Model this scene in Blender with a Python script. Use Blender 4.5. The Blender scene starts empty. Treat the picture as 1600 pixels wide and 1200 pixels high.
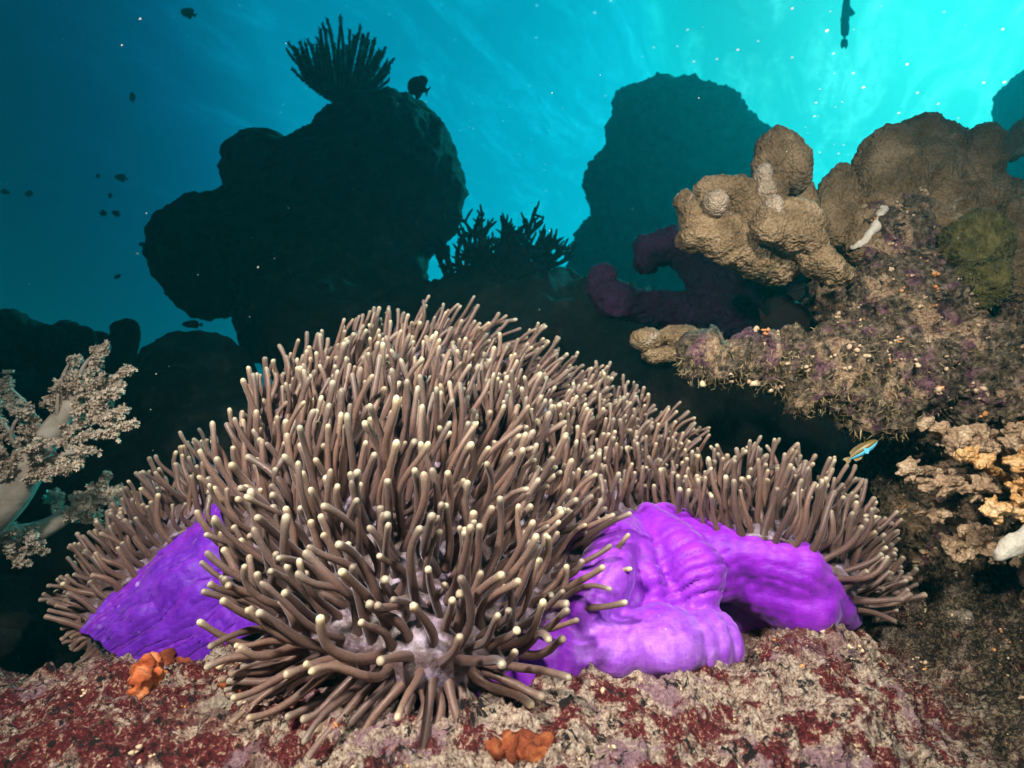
import bpy, bmesh, math, random
import numpy as np
from mathutils import Vector, Matrix

random.seed(11)
rng = np.random.default_rng(11)
sc = bpy.context.scene
col = sc.collection
R = math.radians

# ------------------------------------------------------------------ camera
PITCH = R(5.0)
FPX = 953.0                                   # focal length in pixels of a 1600 px wide frame
CAM = np.array([0.0, 0.0, 1.2])
cd = bpy.data.cameras.new('camera')
cam = bpy.data.objects.new('camera', cd); col.objects.link(cam)
cam.location = CAM
cam.rotation_euler = (math.pi/2 + PITCH, 0, 0)
cd.sensor_width = 36; cd.lens = 36*FPX/1600
cd.clip_start = 0.02; cd.clip_end = 2000
cd.dof.use_dof = True; cd.dof.focus_distance = 0.95; cd.dof.aperture_fstop = 6.3
sc.camera = cam

# ------------------------------------------------------------------ daylight through the water
SUN_EL, SUN_AZ = R(33.5), R(39)               # azimuth from +Y towards +X
sun_dir = Vector((math.sin(SUN_AZ)*math.cos(SUN_EL), math.cos(SUN_AZ)*math.cos(SUN_EL), math.sin(SUN_EL)))
world = bpy.data.worlds.new('World'); sc.world = world
world.use_nodes = True
wn = world.node_tree; wn.nodes.clear()
sky = wn.nodes.new('ShaderNodeTexSky'); sky.sky_type = 'NISHITA'
sky.sun_disc = False; sky.sun_elevation = SUN_EL; sky.sun_rotation = SUN_AZ
sky.air_density = 1.0; sky.dust_density = 1.5
tc = wn.nodes.new('ShaderNodeTexCoord')
vd = wn.nodes.new('ShaderNodeVectorMath'); vd.operation = 'DOT_PRODUCT'
vd.inputs[1].default_value = sun_dir
wn.links.new(tc.outputs['Generated'], vd.inputs[0])
wr = wn.nodes.new('ShaderNodeValToRGB')       # daylight narrows round the sun as the light path in the water grows
wr.color_ramp.interpolation = 'B_SPLINE'
el = wr.color_ramp.elements
stops = [(0.0, (.010, .015, .05)), (.30, (.015, .018, .075)), (.45, (.03, .085, .19)), (.62, (.06, .54, .70)), (.82, (.12, 3.5, 2.75)), (.93, (.15, .66, .64)), (1.0, (1.3, .50, .48))]
el[0].position, el[0].color = stops[0][0], (*stops[0][1], 1)
el[1].position, el[1].color = stops[-1][0], (*stops[-1][1], 1)
for p_, c_ in stops[1:-1]:
    e = el.new(p_); e.color = (*c_, 1)
wn.links.new(vd.outputs['Value'], wr.inputs[0])
wm = wn.nodes.new('ShaderNodeMix'); wm.data_type = 'RGBA'; wm.blend_type = 'MULTIPLY'
wm.inputs[0].default_value = 1.0
wn.links.new(sky.outputs[0], wm.inputs[6]); wn.links.new(wr.outputs[0], wm.inputs[7])
bg = wn.nodes.new('ShaderNodeBackground'); bg.inputs[1].default_value = 0.15
wo = wn.nodes.new('ShaderNodeOutputWorld')
wn.links.new(wm.outputs[2], bg.inputs[0]); wn.links.new(bg.outputs[0], wo.inputs[0])

sd = bpy.data.lights.new('sun', 'SUN'); sd.energy = 4.0; sd.angle = R(2.0); sd.color = (1.0, .97, .90)
so = bpy.data.objects.new('sun', sd); col.objects.link(so)
so.rotation_euler = sun_dir.to_track_quat('Z', 'Y').to_euler()
so.location = (4, 6, 7)

# the two camera strobes of the diver, whose light the near reef shows
def strobe(loc, target, watt, colr):
    d = bpy.data.lights.new('strobe', 'SPOT'); d.energy = watt; d.color = colr
    d.spot_size = R(98); d.spot_blend = 1.0; d.shadow_soft_size = 0.06
    o = bpy.data.objects.new('strobe', d); col.objects.link(o)
    o.location = loc
    o.rotation_euler = (Vector(loc)-Vector(target)).to_track_quat('Z', 'Y').to_euler()
    return o
strobe((-.52, .02, 1.84), (-.10, 1.0, 1.02), 150, (1.0, .92, .82))
strobe((.48, .02, 1.86), (.44, 1.2, 1.20), 100, (1.0, .92, .82))

vs = sc.view_settings
vs.view_transform = 'Standard'; vs.look = 'None'; vs.exposure = 0.0; vs.gamma = 1.0; vs.use_curve_mapping = False
cy = sc.cycles
cy.use_denoising = True
cy.max_bounces = 6; cy.diffuse_bounces = 2; cy.glossy_bounces = 2; cy.transmission_bounces = 2
cy.transparent_max_bounces = 8; cy.volume_bounces = 0
cy.use_adaptive_sampling = True; cy.adaptive_threshold = 0.02
cy.sample_clamp_indirect = 4.0

# ------------------------------------------------------------------ space helpers
cp, sp = math.cos(PITCH), math.sin(PITCH)
def c2w(v):
    v = np.asarray(v, float)
    x, y, z = v[..., 0], v[..., 1], v[..., 2]
    return np.stack([x, y*cp - z*sp, y*sp + z*cp], -1)
def at(px, py, d):
    px, py, d = np.asarray(px, float), np.asarray(py, float), np.asarray(d, float)
    return c2w(np.stack([(px-800)/FPX*d, d*np.ones_like(px), (600-py)/FPX*d], -1)) + CAM
def project(P):
    q = np.asarray(P) - CAM
    x = q[..., 0]; y = q[..., 1]*cp + q[..., 2]*sp; z = -q[..., 1]*sp + q[..., 2]*cp
    return 800 + x/y*FPX, 600 - z/y*FPX, y
def unit(v):
    return v/np.maximum(np.linalg.norm(v, axis=-1, keepdims=True), 1e-9)

# ------------------------------------------------------------------ noise in numpy
_perm = rng.permutation(512)
_grad = unit(rng.normal(size=(512, 3)))
def perlin(p):
    p = np.asarray(p, float)
    i = np.floor(p).astype(int); f = p - i
    u = f*f*f*(f*(f*6-15)+10)
    def g(dx, dy, dz):
        h = _perm[(_perm[(_perm[(i[:, 0]+dx) & 511] + i[:, 1]+dy) & 511] + i[:, 2]+dz) & 511]
        return ((f - np.array([dx, dy, dz]))*_grad[h]).sum(1)
    L = lambda a, b, t: a + (b-a)*t
    x00 = L(g(0,0,0), g(1,0,0), u[:,0]); x10 = L(g(0,1,0), g(1,1,0), u[:,0])
    x01 = L(g(0,0,1), g(1,0,1), u[:,0]); x11 = L(g(0,1,1), g(1,1,1), u[:,0])
    return 1.6*L(L(x00, x10, u[:,1]), L(x01, x11, u[:,1]), u[:,2])
def fbm(p, octs=4, gain=.5, lac=2.03):
    s = 0; a = 1.0; q = np.asarray(p, float)
    for _ in range(octs):
        s = s + a*perlin(q); q = q*lac + 17.3; a *= gain
    return s
def ridged(p, octs=3):
    s = 0; a = 1.0; q = np.asarray(p, float)
    for _ in range(octs):
        s = s + a*(1-2*np.abs(perlin(q))); q = q*2.1 + 9.1; a *= .5
    return s
_pts = rng.random((512, 3))
def worley(p):
    p = np.asarray(p, float); i = np.floor(p).astype(int); best = np.full(len(p), 9.0)
    for dx in (-1, 0, 1):
        for dy in (-1, 0, 1):
            for dz in (-1, 0, 1):
                c = i + np.array([dx, dy, dz])
                h = _perm[(_perm[(_perm[c[:, 0] & 511] + c[:, 1]) & 511] + c[:, 2]) & 511]
                q = c + _pts[h] - p
                best = np.minimum(best, (q*q).sum(1))
    return np.sqrt(best)
def sstep(a, b, x):
    t = np.clip((x-a)/(b-a), 0, 1); return t*t*(3-2*t)

# ------------------------------------------------------------------ mesh helpers
def mesh_np(name, V, F, attrs=None, smooth=True):
    me = bpy.data.meshes.new(name)
    V = np.asarray(V, np.float32); F = np.asarray(F, np.int32)
    me.vertices.add(len(V)); me.vertices.foreach_set('co', V.ravel())
    k = F.shape[1]
    me.loops.add(F.size); me.loops.foreach_set('vertex_index', F.ravel())
    me.polygons.add(len(F)); me.polygons.foreach_set('loop_start', np.arange(0, F.size, k, dtype=np.int32))
    me.update(calc_edges=True)
    if smooth:
        me.polygons.foreach_set('use_smooth', np.ones(len(F), bool))
    for an, av in (attrs or {}).items():
        a = me.attributes.new(an, 'FLOAT', 'POINT'); a.data.foreach_set('value', np.asarray(av, np.float32))
    return me
def link(name, me, mat=None, parent=None, **tags):
    o = bpy.data.objects.new(name, me); col.objects.link(o)
    if mat is not None and me is not None and not me.materials:
        me.materials.append(mat)
    if parent is not None:
        o.parent = parent
        o.matrix_parent_inverse = Matrix.Translation(-Vector(parent.location))
    for k_, v_ in tags.items(): o[k_] = v_
    return o
def thing(name, label, category, loc=(0, 0, 0), group=None):
    o = bpy.data.objects.new(name, None); col.objects.link(o)
    o.location = [float(a) for a in loc]; o.empty_display_size = .05
    o['label'] = label; o['category'] = category
    if group: o['group'] = group
    return o
def grid_faces(n, m, wrap=False):
    i, j = np.meshgrid(np.arange(n-1), np.arange(m if wrap else m-1), indexing='ij')
    j2 = (j+1) % m
    return np.stack([i*m+j, i*m+j2, (i+1)*m+j2, (i+1)*m+j], -1).reshape(-1, 4)

class Acc:                                     # collects pieces of one mesh
    def __init__(s): s.V = []; s.F = []; s.n = 0; s.A = {}
    def add(s, V, F, **attrs):
        s.V.append(V); s.F.append(np.asarray(F)+s.n); s.n += len(V)
        for k_, v_ in attrs.items(): s.A.setdefault(k_, []).append(np.broadcast_to(v_, (len(V),)))
    def mesh(s, name, smooth=True):
        return mesh_np(name, np.concatenate(s.V), np.concatenate(s.F), {k_: np.concatenate(v_) for k_, v_ in s.A.items()}, smooth)

def tube(P, rad, k=8, closed_tip=True):
    """quad tube along P with radii rad; the last ring shrinks to a point"""
    P = np.asarray(P, float); n = len(P)
    T = unit(np.gradient(P, axis=0))
    ref = np.array([.31, .52, .79]); 
    N0 = unit(np.cross(T[0], ref)); Ns = [N0]
    for i in range(1, n):
        v = Ns[-1] - T[i]*(Ns[-1]@T[i]); Ns.append(unit(v))
    Ns = np.array(Ns); B = np.cross(T, Ns)
    a = np.arange(k)*2*math.pi/k
    V = P[:, None, :] + np.asarray(rad)[:, None, None]*(np.cos(a)[None, :, None]*Ns[:, None, :] + np.sin(a)[None, :, None]*B[:, None, :])
    return V.reshape(-1, 3), grid_faces(n, k, True)

_bm = bmesh.new(); bmesh.ops.create_icosphere(_bm, subdivisions=3, radius=1)
ICO_V = np.array([v.co[:] for v in _bm.verts]); ICO_F = np.array([[v.index for v in f.verts] for f in _bm.faces]); _bm.free()
_bm = bmesh.new(); bmesh.ops.create_icosphere(_bm, subdivisions=1, radius=1)
ICO1_V = np.array([v.co[:] for v in _bm.verts]); ICO1_F = np.array([[v.index for v in f.verts] for f in _bm.faces]); _bm.free()

def ell(px, py, d, rx, ry, rz, rot=0.0):
    """ellipsoid: centre by pixel and depth, radii in pixels there, rz in metres along the view, rot in degrees"""
    s = d/FPX; a = R(rot)
    v = ICO_V*np.array([rx*s, rz, ry*s])
    x = v[:, 0]*math.cos(a) - v[:, 2]*math.sin(a); z = v[:, 0]*math.sin(a) + v[:, 2]*math.cos(a)
    return c2w(np.stack([x, v[:, 1], z], -1)) + at(px, py, d)
def chain(pts, step=.45):
    """ellipsoids along (px, py, d, r_px[, depth squash])"""
    out = []
    for a, b in zip(pts[:-1], pts[1:]):
        pa, pb = at(*a[:3]), at(*b[:3])
        ra, rb = a[3]*a[2]/FPX, b[3]*b[2]/FPX
        n = max(2, int(np.linalg.norm(pb-pa)/(step*min(ra, rb)))+1)
        for t in np.linspace(0, 1, n):
            out.append(ICO_V*(ra+(rb-ra)*t) + pa+(pb-pa)*t)
    return out
def blob_mesh(name, parts, voxel, smooth=4, disp=None):
    """voxel union of closed pieces, smoothed, then displaced along the normals"""
    A = Acc()
    for v in parts: A.add(v, ICO_F)
    me = A.mesh(name+'_raw')
    o = bpy.data.objects.new(name+'_raw', me); col.objects.link(o)
    m = o.modifiers.new('r', 'REMESH'); m.mode = 'VOXEL'; m.voxel_size = voxel
    if smooth:
        m = o.modifiers.new('s', 'SMOOTH'); m.factor = .5; m.iterations = smooth
    dg = bpy.context.evaluated_depsgraph_get(); dg.update()
    ne = bpy.data.meshes.new_from_object(o.evaluated_get(dg))
    bpy.data.objects.remove(o); bpy.data.meshes.remove(me)
    ne.name = name
    n = len(ne.vertices)
    V = np.empty(n*3, np.float32); ne.vertices.foreach_get('co', V); V = V.reshape(-1, 3).astype(float)
    N = np.empty(n*3, np.float32); ne.vertices.foreach_get('normal', N); N = N.reshape(-1, 3).astype(float)
    ED = np.empty(len(ne.edges)*2, np.int32); ne.edges.foreach_get('vertices', ED); ED = ED.reshape(-1, 2)
    lab = np.arange(n)
    for _ in range(400):                                  # keep the main body, drop loose crumbs
        m0 = np.minimum(lab[ED[:, 0]], lab[ED[:, 1]]); l2 = lab.copy()
        np.minimum.at(l2, ED[:, 0], m0); np.minimum.at(l2, ED[:, 1], m0); l2 = l2[l2]
        if (l2 == lab).all(): break
        lab = l2
    ids, cnt = np.unique(lab, return_counts=True)
    if len(ids) > 1:
        main = ids[cnt.argmax()]; b_ = bmesh.new(); b_.from_mesh(ne); b_.verts.ensure_lookup_table()
        bmesh.ops.delete(b_, geom=[b_.verts[int(k)] for k in np.nonzero(lab != main)[0]], context='VERTS'); b_.to_mesh(ne); b_.free()
        n = len(ne.vertices); V = np.empty(n*3, np.float32); ne.vertices.foreach_get('co', V); V = V.reshape(-1, 3).astype(float)
        N = np.empty(n*3, np.float32); ne.vertices.foreach_get('normal', N); N = N.reshape(-1, 3).astype(float)
    if disp is not None:
        V = V + N*np.asarray(disp(V, N))[:, None]
        ne.vertices.foreach_set('co', V.astype(np.float32).ravel())
    ne.polygons.foreach_set('use_smooth', np.ones(len(ne.polygons), bool))
    ne.update()
    return ne
def surf_samples(me, n, rnd=rng):
    """n random points with normals on a mesh"""
    me.calc_loop_triangles()
    t = np.empty(len(me.loop_triangles)*3, np.int32); me.loop_triangles.foreach_get('vertices', t); t = t.reshape(-1, 3)
    V = np.empty(len(me.vertices)*3, np.float32); me.vertices.foreach_get('co', V); V = V.reshape(-1, 3).astype(float)
    a, b, c = V[t[:, 0]], V[t[:, 1]], V[t[:, 2]]
    nn = np.cross(b-a, c-a); ar = np.linalg.norm(nn, axis=1)
    k = rnd.choice(len(t), n, p=ar/ar.sum())
    u = rnd.random((n, 1)); w = rnd.random((n, 1)); s = np.sqrt(u)
    return a[k]*(1-s) + b[k]*s*(1-w) + c[k]*s*w, unit(nn[k])

def cr(P, t):
    """Catmull-Rom through P (n, ..., 3) at t in [0, 1], along axis 0"""
    n = len(P); x = np.clip(t, 0, 1)*(n-1); i = np.minimum(x.astype(int), n-2); f = (x-i)[:, None]
    g = lambda k: np.where((k < 0)[:, None], 2*P[0]-P[1], np.where((k > n-1)[:, None], 2*P[-1]-P[-2], P[np.clip(k, 0, n-1)]))
    a, b, c, d = g(i-1), g(i), g(i+1), g(i+2)
    return .5*((2*b) + (c-a)*f + (2*a-5*b+4*c-d)*f**2 + (3*b-a-3*c+d)*f**3)
def patch(ctrl, n, m):
    """surface through a net of (px, py, depth) points; returns (n, m, 3)"""
    W = [at(*np.array(r).T) for r in ctrl]
    rows = np.array([cr(w, np.linspace(0, 1, m)) for w in W])           # (r, m, 3)
    return np.stack([cr(rows[:, j], np.linspace(0, 1, n)) for j in range(m)], 1)
def patch_normals(S):
    du = np.gradient(S, axis=0); dv = np.gradient(S, axis=1)
    return unit(np.cross(dv, du))

# ------------------------------------------------------------------ materials
class NT:
    def __init__(s, name):
        s.m = bpy.data.materials.new(name); s.m.use_nodes = True
        s.t = s.m.node_tree; s.t.nodes.clear()
        s.out = s.t.nodes.new('ShaderNodeOutputMaterial')
        s.co = s.t.nodes.new('ShaderNodeTexCoord').outputs['Object']
    def n(s, kind, **kw):
        nd = s.t.nodes.new(kind)
        for k_, v_ in kw.items(): setattr(nd, k_, v_)
        return nd
    def l(s, a, b): s.t.links.new(a, b)
    def setin(s, sock, v):
        if isinstance(v, bpy.types.NodeSocket): s.l(v, sock)
        elif v is not None:
            sock.default_value = (*v, 1) if (isinstance(v, tuple) and len(v) == 3 and sock.type == 'RGBA') else v
    def noise(s, scale, detail=6, rough=.6, dist=0.0, vec=None):
        nd = s.n('ShaderNodeTexNoise'); nd.inputs['Scale'].default_value = scale; nd.inputs['Detail'].default_value = detail
        nd.inputs['Roughness'].default_value = rough; nd.inputs['Distortion'].default_value = dist
        s.l(vec or s.co, nd.inputs['Vector']); return nd.outputs['Fac']
    def voro(s, scale, feature='F1', vec=None, out='Distance'):
        nd = s.n('ShaderNodeTexVoronoi', feature=feature); nd.inputs['Scale'].default_value = scale
        s.l(vec or s.co, nd.inputs['Vector']); return nd.outputs[out]
    def ramp(s, fac, stops, interp='LINEAR'):
        nd = s.n('ShaderNodeValToRGB'); nd.color_ramp.interpolation = interp
        e = nd.color_ramp.elements
        g = lambda c: (c, c, c, 1) if isinstance(c, (int, float)) else (*c, 1)
        e[0].position, e[0].color = stops[0][0], g(stops[0][1]); e[1].position, e[1].color = stops[-1][0], g(stops[-1][1])
        for p_, c_ in stops[1:-1]:
            q = e.new(p_); q.color = g(c_)
        s.l(fac, nd.inputs[0]); return nd.outputs[0]
    def mix(s, fac, a, b, mode='MIX'):
        nd = s.n('ShaderNodeMix', data_type='RGBA', blend_type=mode)
        s.setin(nd.inputs[0], fac); s.setin(nd.inputs[6], a); s.setin(nd.inputs[7], b); return nd.outputs[2]
    def math(s, op, a, b=None):
        nd = s.n('ShaderNodeMath', operation=op); s.setin(nd.inputs[0], a)
        if b is not None: s.setin(nd.inputs[1], b)
        return nd.outputs[0]
    def attr(s, name):
        nd = s.n('ShaderNodeAttribute', attribute_name=name); return nd.outputs['Fac']
    def map(s, scale=(1, 1, 1), rot=None, vec=None):
        v = vec or s.co
        if rot:
            nr = s.n('ShaderNodeMapping'); nr.inputs['Rotation'].default_value = rot; s.l(v, nr.inputs['Vector']); v = nr.outputs[0]
        nd = s.n('ShaderNodeMapping'); nd.inputs['Scale'].default_value = scale
        s.l(v, nd.inputs['Vector']); return nd.outputs[0]
    def bump(s, h, strength=.5, dist=.01, normal=None):
        nd = s.n('ShaderNodeBump'); nd.inputs['Strength'].default_value = strength; nd.inputs['Distance'].default_value = dist
        s.l(h, nd.inputs['Height'])
        if normal is not None: s.l(normal, nd.inputs['Normal'])
        return nd.outputs[0]
    def bsdf(s, color, rough=.6, normal=None, spec=.4, sss=0.0, sssr=(.01, .006, .008), sheen=0.0, sheent=(1, 1, 1), coat=0.0, emit=None):
        b = s.n('ShaderNodeBsdfPrincipled')
        s.setin(b.inputs['Base Color'], color); s.setin(b.inputs['Roughness'], rough)
        b.inputs['Specular IOR Level'].default_value = spec
        if sss:
            b.inputs['Subsurface Weight'].default_value = sss; b.inputs['Subsurface Radius'].default_value = sssr; b.inputs['Subsurface Scale'].default_value = 1.0
        if sheen:
            b.inputs['Sheen Weight'].default_value = sheen; b.inputs['Sheen Tint'].default_value = (*sheent, 1); b.inputs['Sheen Roughness'].default_value = .4
        if coat: b.inputs['Coat Weight'].default_value = coat; b.inputs['Coat Roughness'].default_value = .15
        if normal is not None: s.l(normal, b.inputs['Normal'])
        s.l(b.outputs[0], s.out.inputs['Surface'])
        return s.m

def m_tentacle():
    t = NT('tentacle_skin')
    tip = t.attr('tip'); rnd = t.attr('rnd')
    body = t.ramp(tip, [(0, (.130, .074, .062)), (.35, (.165, .096, .076)), (.70, (.200, .122, .096)), (.88, (.225, .155, .124)), (.95, (.30, .235, .175)), (.98, (.50, .44, .31)), (1.0, (.66, .61, .44))])
    sh = t.ramp(rnd, [(0, (.70, .68, .72)), (.5, (1.0, .98, .98)), (1, (1.25, 1.18, 1.08))])
    c = t.mix(1.0, body, sh, 'MULTIPLY')
    n1 = t.noise(320, 3)
    c = t.mix(.35, c, t.ramp(n1, [(.35, .5), (.65, 1.3)]), 'MULTIPLY')
    n2 = t.noise(700, 2)
    t.bsdf(c, t.ramp(n1, [(.3, .34), (.7, .55)]), t.bump(n2, .15, .002), spec=.5, sheen=.30, sheent=(.80, .84, 1.0))
    p = [n for n in t.t.nodes if n.type == 'BSDF_PRINCIPLED'][0]
    tl = t.n('ShaderNodeBsdfTranslucent'); t.setin(tl.inputs[0], t.mix(1.0, c, (1.8, 1.7, 1.7), 'MULTIPLY'))
    mx = t.n('ShaderNodeMixShader'); mx.inputs[0].default_value = .30
    t.l(p.outputs[0], mx.inputs[1]); t.l(tl.outputs[0], mx.inputs[2]); t.l(mx.outputs[0], t.out.inputs['Surface'])
    return t.m
def m_disc():
    t = NT('oral_disc_skin')
    a = t.noise(28, 6); b = t.noise(120, 4)
    c = t.ramp(a, [(.38, (.085, .055, .052)), (.52, (.13, .088, .095)), (.60, (.26, .20, .27)), (.72, (.40, .33, .46))])
    c = t.mix(.4, c, t.ramp(b, [(.35, .6), (.65, 1.2)]), 'MULTIPLY')
    return t.bsdf(c, .38, t.bump(t.noise(90, 5), .5, .008), spec=.5, sss=.15)
def m_purple():
    t = NT('purple_column_skin')
    a = t.noise(7, 5, dist=.8); f = t.noise(75, 5, .65, vec=t.map((1, 1, .4))); g = t.noise(30, 6, .7, .5)
    c = t.ramp(a, [(.28, (.15, .004, .37)), (.45, (.23, .010, .50)), (.6, (.29, .026, .57)), (.75, (.37, .08, .65))])
    c = t.mix(t.attr('pale'), c, t.ramp(g, [(.3, (.25, .05, .52)), (.6, (.34, .12, .61)), (.75, (.44, .23, .68))]))
    c = t.mix(t.attr('blue_ambient'), c, t.ramp(g, [(.3, (.075, .006, .33)), (.55, (.135, .014, .50)), (.75, (.22, .05, .60))]))  # dim blue ambient light painted into the skin colour
    c = t.mix(.45, c, t.ramp(f, [(.36, (.60, .26, .70)), (.50, (.95, .9, .98)), (.62, (1.25, 1.5, 1.12))]), 'MULTIPLY')
    c = t.mix(.25, c, t.ramp(t.noise(190, 4, .7, 1.2, vec=t.map((.22, 1, .8))), [(.38, (.70, .45, .78)), (.58, (1.15, 1.25, 1.08))]), 'MULTIPLY')
    c = t.mix(t.ramp(t.noise(52, 7, .72, 1.0), [(.60, 0), (.68, .55)]), c, (.20, .006, .36))
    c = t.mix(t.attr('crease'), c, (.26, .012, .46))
    sp = t.ramp(t.voro(34), [(.10, 1.0), (.17, 0.0)]); sel = t.ramp(t.noise(7, 2), [(.56, 0.0), (.64, .5)])
    c = t.mix(t.math('MULTIPLY', sp, sel), c, (.62, .42, .86))
    w = t.noise(60, 6, .65, .6, vec=t.map((.5, 1, 1)))
    return t.bsdf(c, t.ramp(g, [(.3, .42), (.7, .62)]), t.bump(t.math('ADD', w, t.math('MULTIPLY', t.noise(150, 5, .7, .8, vec=t.map((.3, 1, 1))), .5)), .35, .005), spec=.40, sss=.22, sssr=(.012, .005, .014), sheen=.25, sheent=(.8, .7, 1.0))
def m_rock():
    t = NT('encrusted_rock')
    gr = t.co
    big = t.noise(5.5, 7, .62, .5); mid = t.noise(17, 8, .66, .4); fin = t.noise(95, 8, .75, vec=gr); ult = t.noise(260, 5, .7, vec=gr)
    spk = t.math('ADD', t.math('MULTIPLY', fin, .55), t.math('MULTIPLY', ult, .45))
    cream = t.ramp(spk, [(.40, (.040, .024, .022)), (.45, (.26, .16, .12)), (.50, (.54, .40, .30)), (.58, (.84, .72, .57))])
    crim = t.ramp(spk, [(.40, (.012, .003, .004)), (.48, (.12, .009, .013)), (.54, (.22, .030, .035)), (.58, (.62, .46, .32))])
    mauve = t.ramp(ult, [(.35, (.22, .10, .15)), (.62, (.42, .25, .30))])
    brown = t.ramp(spk, [(.42, (.010, .008, .007)), (.50, (.055, .042, .026)), (.56, (.30, .23, .14))])
    sand = t.ramp(ult, [(.34, (.34, .28, .21)), (.6, (.60, .53, .43))])
    c = cream
    c = t.mix(t.ramp(t.noise(12, 6, .65, .6), [(.54, 0), (.60, .85)]), c, mauve)
    c = t.mix(t.ramp(mid, [(.49, 0), (.535, 1)]), c, crim)
    shell = t.ramp(big, [(.60, 0), (.66, .8)])
    c = t.mix(shell, c, sand)
    left = t.attr('redness'); dark = t.attr('turf')
    lm = t.math('MULTIPLY', left, t.ramp(t.noise(26, 7, .7), [(.40, 0), (.50, 1)]))
    c = t.mix(lm, c, crim)
    c = t.mix(t.math('MULTIPLY', dark, t.ramp(t.noise(14, 6, .7), [(.30, .0), (.46, 1)])), c, brown)  # algae brown, darkened to stand in for shade on the right-hand slope
    pits = t.ramp(t.noise(48, 7, .72, .8, vec=gr), [(.40, 1), (.45, 0)])
    c = t.mix(pits, c, (.012, .008, .008))
    h = t.math('ADD', t.math('MULTIPLY', fin, 1.0), t.math('MULTIPLY', ult, .45))
    return t.bsdf(c, t.ramp(fin, [(.3, .55), (.7, .85)]), t.bump(h, 1.0, .014), spec=.35)
def m_reef():
    t = NT('reef_rock_crust')
    fin = t.noise(70, 8, .72); ult = t.noise(190, 5, .7); mid = t.noise(15, 7, .65, .5)
    c = t.ramp(fin, [(.37, (.012, .010, .008)), (.48, (.11, .080, .050)), (.58, (.30, .23, .15)), (.68, (.58, .48, .34))])
    c = t.mix(t.ramp(mid, [(.52, 0), (.60, .8)]), c, t.ramp(fin, [(.36, (.03, .008, .02)), (.60, (.34, .15, .23))]))
    c = t.mix(t.ramp(t.noise(13, 7, .68, .6), [(.53, 0), (.58, .9)]), c, t.ramp(ult, [(.36, (.20, .08, .05)), (.5, (.58, .38, .22)), (.62, (.82, .66, .46))]))
    c = t.mix(t.ramp(t.noise(30, 7, .7, .6), [(.37, 1), (.43, 0)]), c, (.010, .008, .008))
    h = t.math('ADD', fin, t.math('MULTIPLY', ult, .5))
    return t.bsdf(c, .75, t.bump(h, 1.0, .02), spec=.3)
def m_simple(name, stops, scale, rough=.7, bump=.6, bdist=.01, detail=6, voro=None, spec=.3, sss=0.0):
    t = NT(name)
    a = t.noise(scale, detail, .65, .3)
    c = t.ramp(a, stops)
    h = t.noise(scale*4, 6, .7)
    if voro:
        v = t.voro(voro)
        c = t.mix(.55, c, t.ramp(v, [(.0, 1.25), (.45, .85), (.75, .45)]), 'MULTIPLY')
        h = t.math('SUBTRACT', t.math('MULTIPLY', h, .4), v)
    return t.bsdf(c, rough, t.bump(h, bump, bdist), spec=spec, sss=sss)

M_TENT = m_tentacle(); M_DISC = m_disc(); M_PURP = m_purple(); M_ROCK = m_rock(); M_REEF = m_reef()
def m_coral():
    t = NT('brown_lobe_coral')
    a = t.noise(14, 6, .65, .3); v = t.voro(170)
    c = t.ramp(a, [(.3, (.105, .067, .032)), (.5, (.235, .158, .083)), (.7, (.39, .28, .165))])
    c = t.mix(t.ramp(t.noise(26, 7, .7, .8), [(.60, 0), (.66, .7)]), c, (.085, .075, .030))
    c = t.mix(t.ramp(t.noise(9, 6, .7, .6), [(.62, 0), (.68, .75)]), c, (.52, .43, .33))
    pt = t.n('ShaderNodeNewGeometry').outputs['Pointiness']
    c = t.mix(t.ramp(pt, [(.52, 0), (.60, .35)]), c, (.50, .39, .26))
    c = t.mix(.5, c, t.ramp(v, [(.0, 1.25), (.45, .85), (.75, .45)]), 'MULTIPLY')
    h = t.math('SUBTRACT', t.math('MULTIPLY', t.noise(56, 6, .7), .4), v)
    return t.bsdf(c, .75, t.bump(h, .8, .006), spec=.25)
M_CORAL = m_coral()
M_CORALP = m_simple('pale_lobe_coral', [(.3, (.26, .19, .12)), (.5, (.40, .31, .22)), (.7, (.58, .48, .37))], 16, .7, .8, .005, voro=190)
M_WHITE = m_simple('bleached_skeleton', [(.3, (.45, .40, .30)), (.6, (.78, .74, .64))], 60, .8)
M_OLIVE = m_simple('olive_turf_lump', [(.3, (.035, .035, .010)), (.5, (.13, .12, .030)), (.68, (.28, .24, .085))], 32, .85, 1.0, .012)
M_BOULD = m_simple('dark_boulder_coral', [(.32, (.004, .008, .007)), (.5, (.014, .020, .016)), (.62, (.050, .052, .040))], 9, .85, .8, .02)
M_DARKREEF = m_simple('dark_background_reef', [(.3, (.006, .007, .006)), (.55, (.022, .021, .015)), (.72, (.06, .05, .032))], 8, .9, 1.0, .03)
M_SEABED = m_simple('seabed_rubble', [(.3, (.03, .028, .022)), (.55, (.10, .09, .07)), (.72, (.20, .18, .14))], 6, .9, 1.0, .03)
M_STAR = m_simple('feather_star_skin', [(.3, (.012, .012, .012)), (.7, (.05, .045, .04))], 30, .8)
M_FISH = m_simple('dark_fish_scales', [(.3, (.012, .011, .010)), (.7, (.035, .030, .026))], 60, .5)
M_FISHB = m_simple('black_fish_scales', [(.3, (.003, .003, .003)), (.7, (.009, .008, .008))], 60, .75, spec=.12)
M_FISHG = m_simple('grey_fish_scales', [(.3, (.10, .12, .12)), (.7, (.20, .22, .22))], 60, .5)
M_SPONGE = m_simple('purple_sponge', [(.3, (.011, .0015, .018)), (.55, (.024, .004, .034)), (.72, (.045, .010, .055))], 18, .85, .8, .012)
M_CAUL = m_simple('cauliflower_coral', [(.3, (.40, .18, .05)), (.5, (.72, .40, .15)), (.7, (.88, .66, .38))], 22, .75, .8, .006, voro=150)
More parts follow.
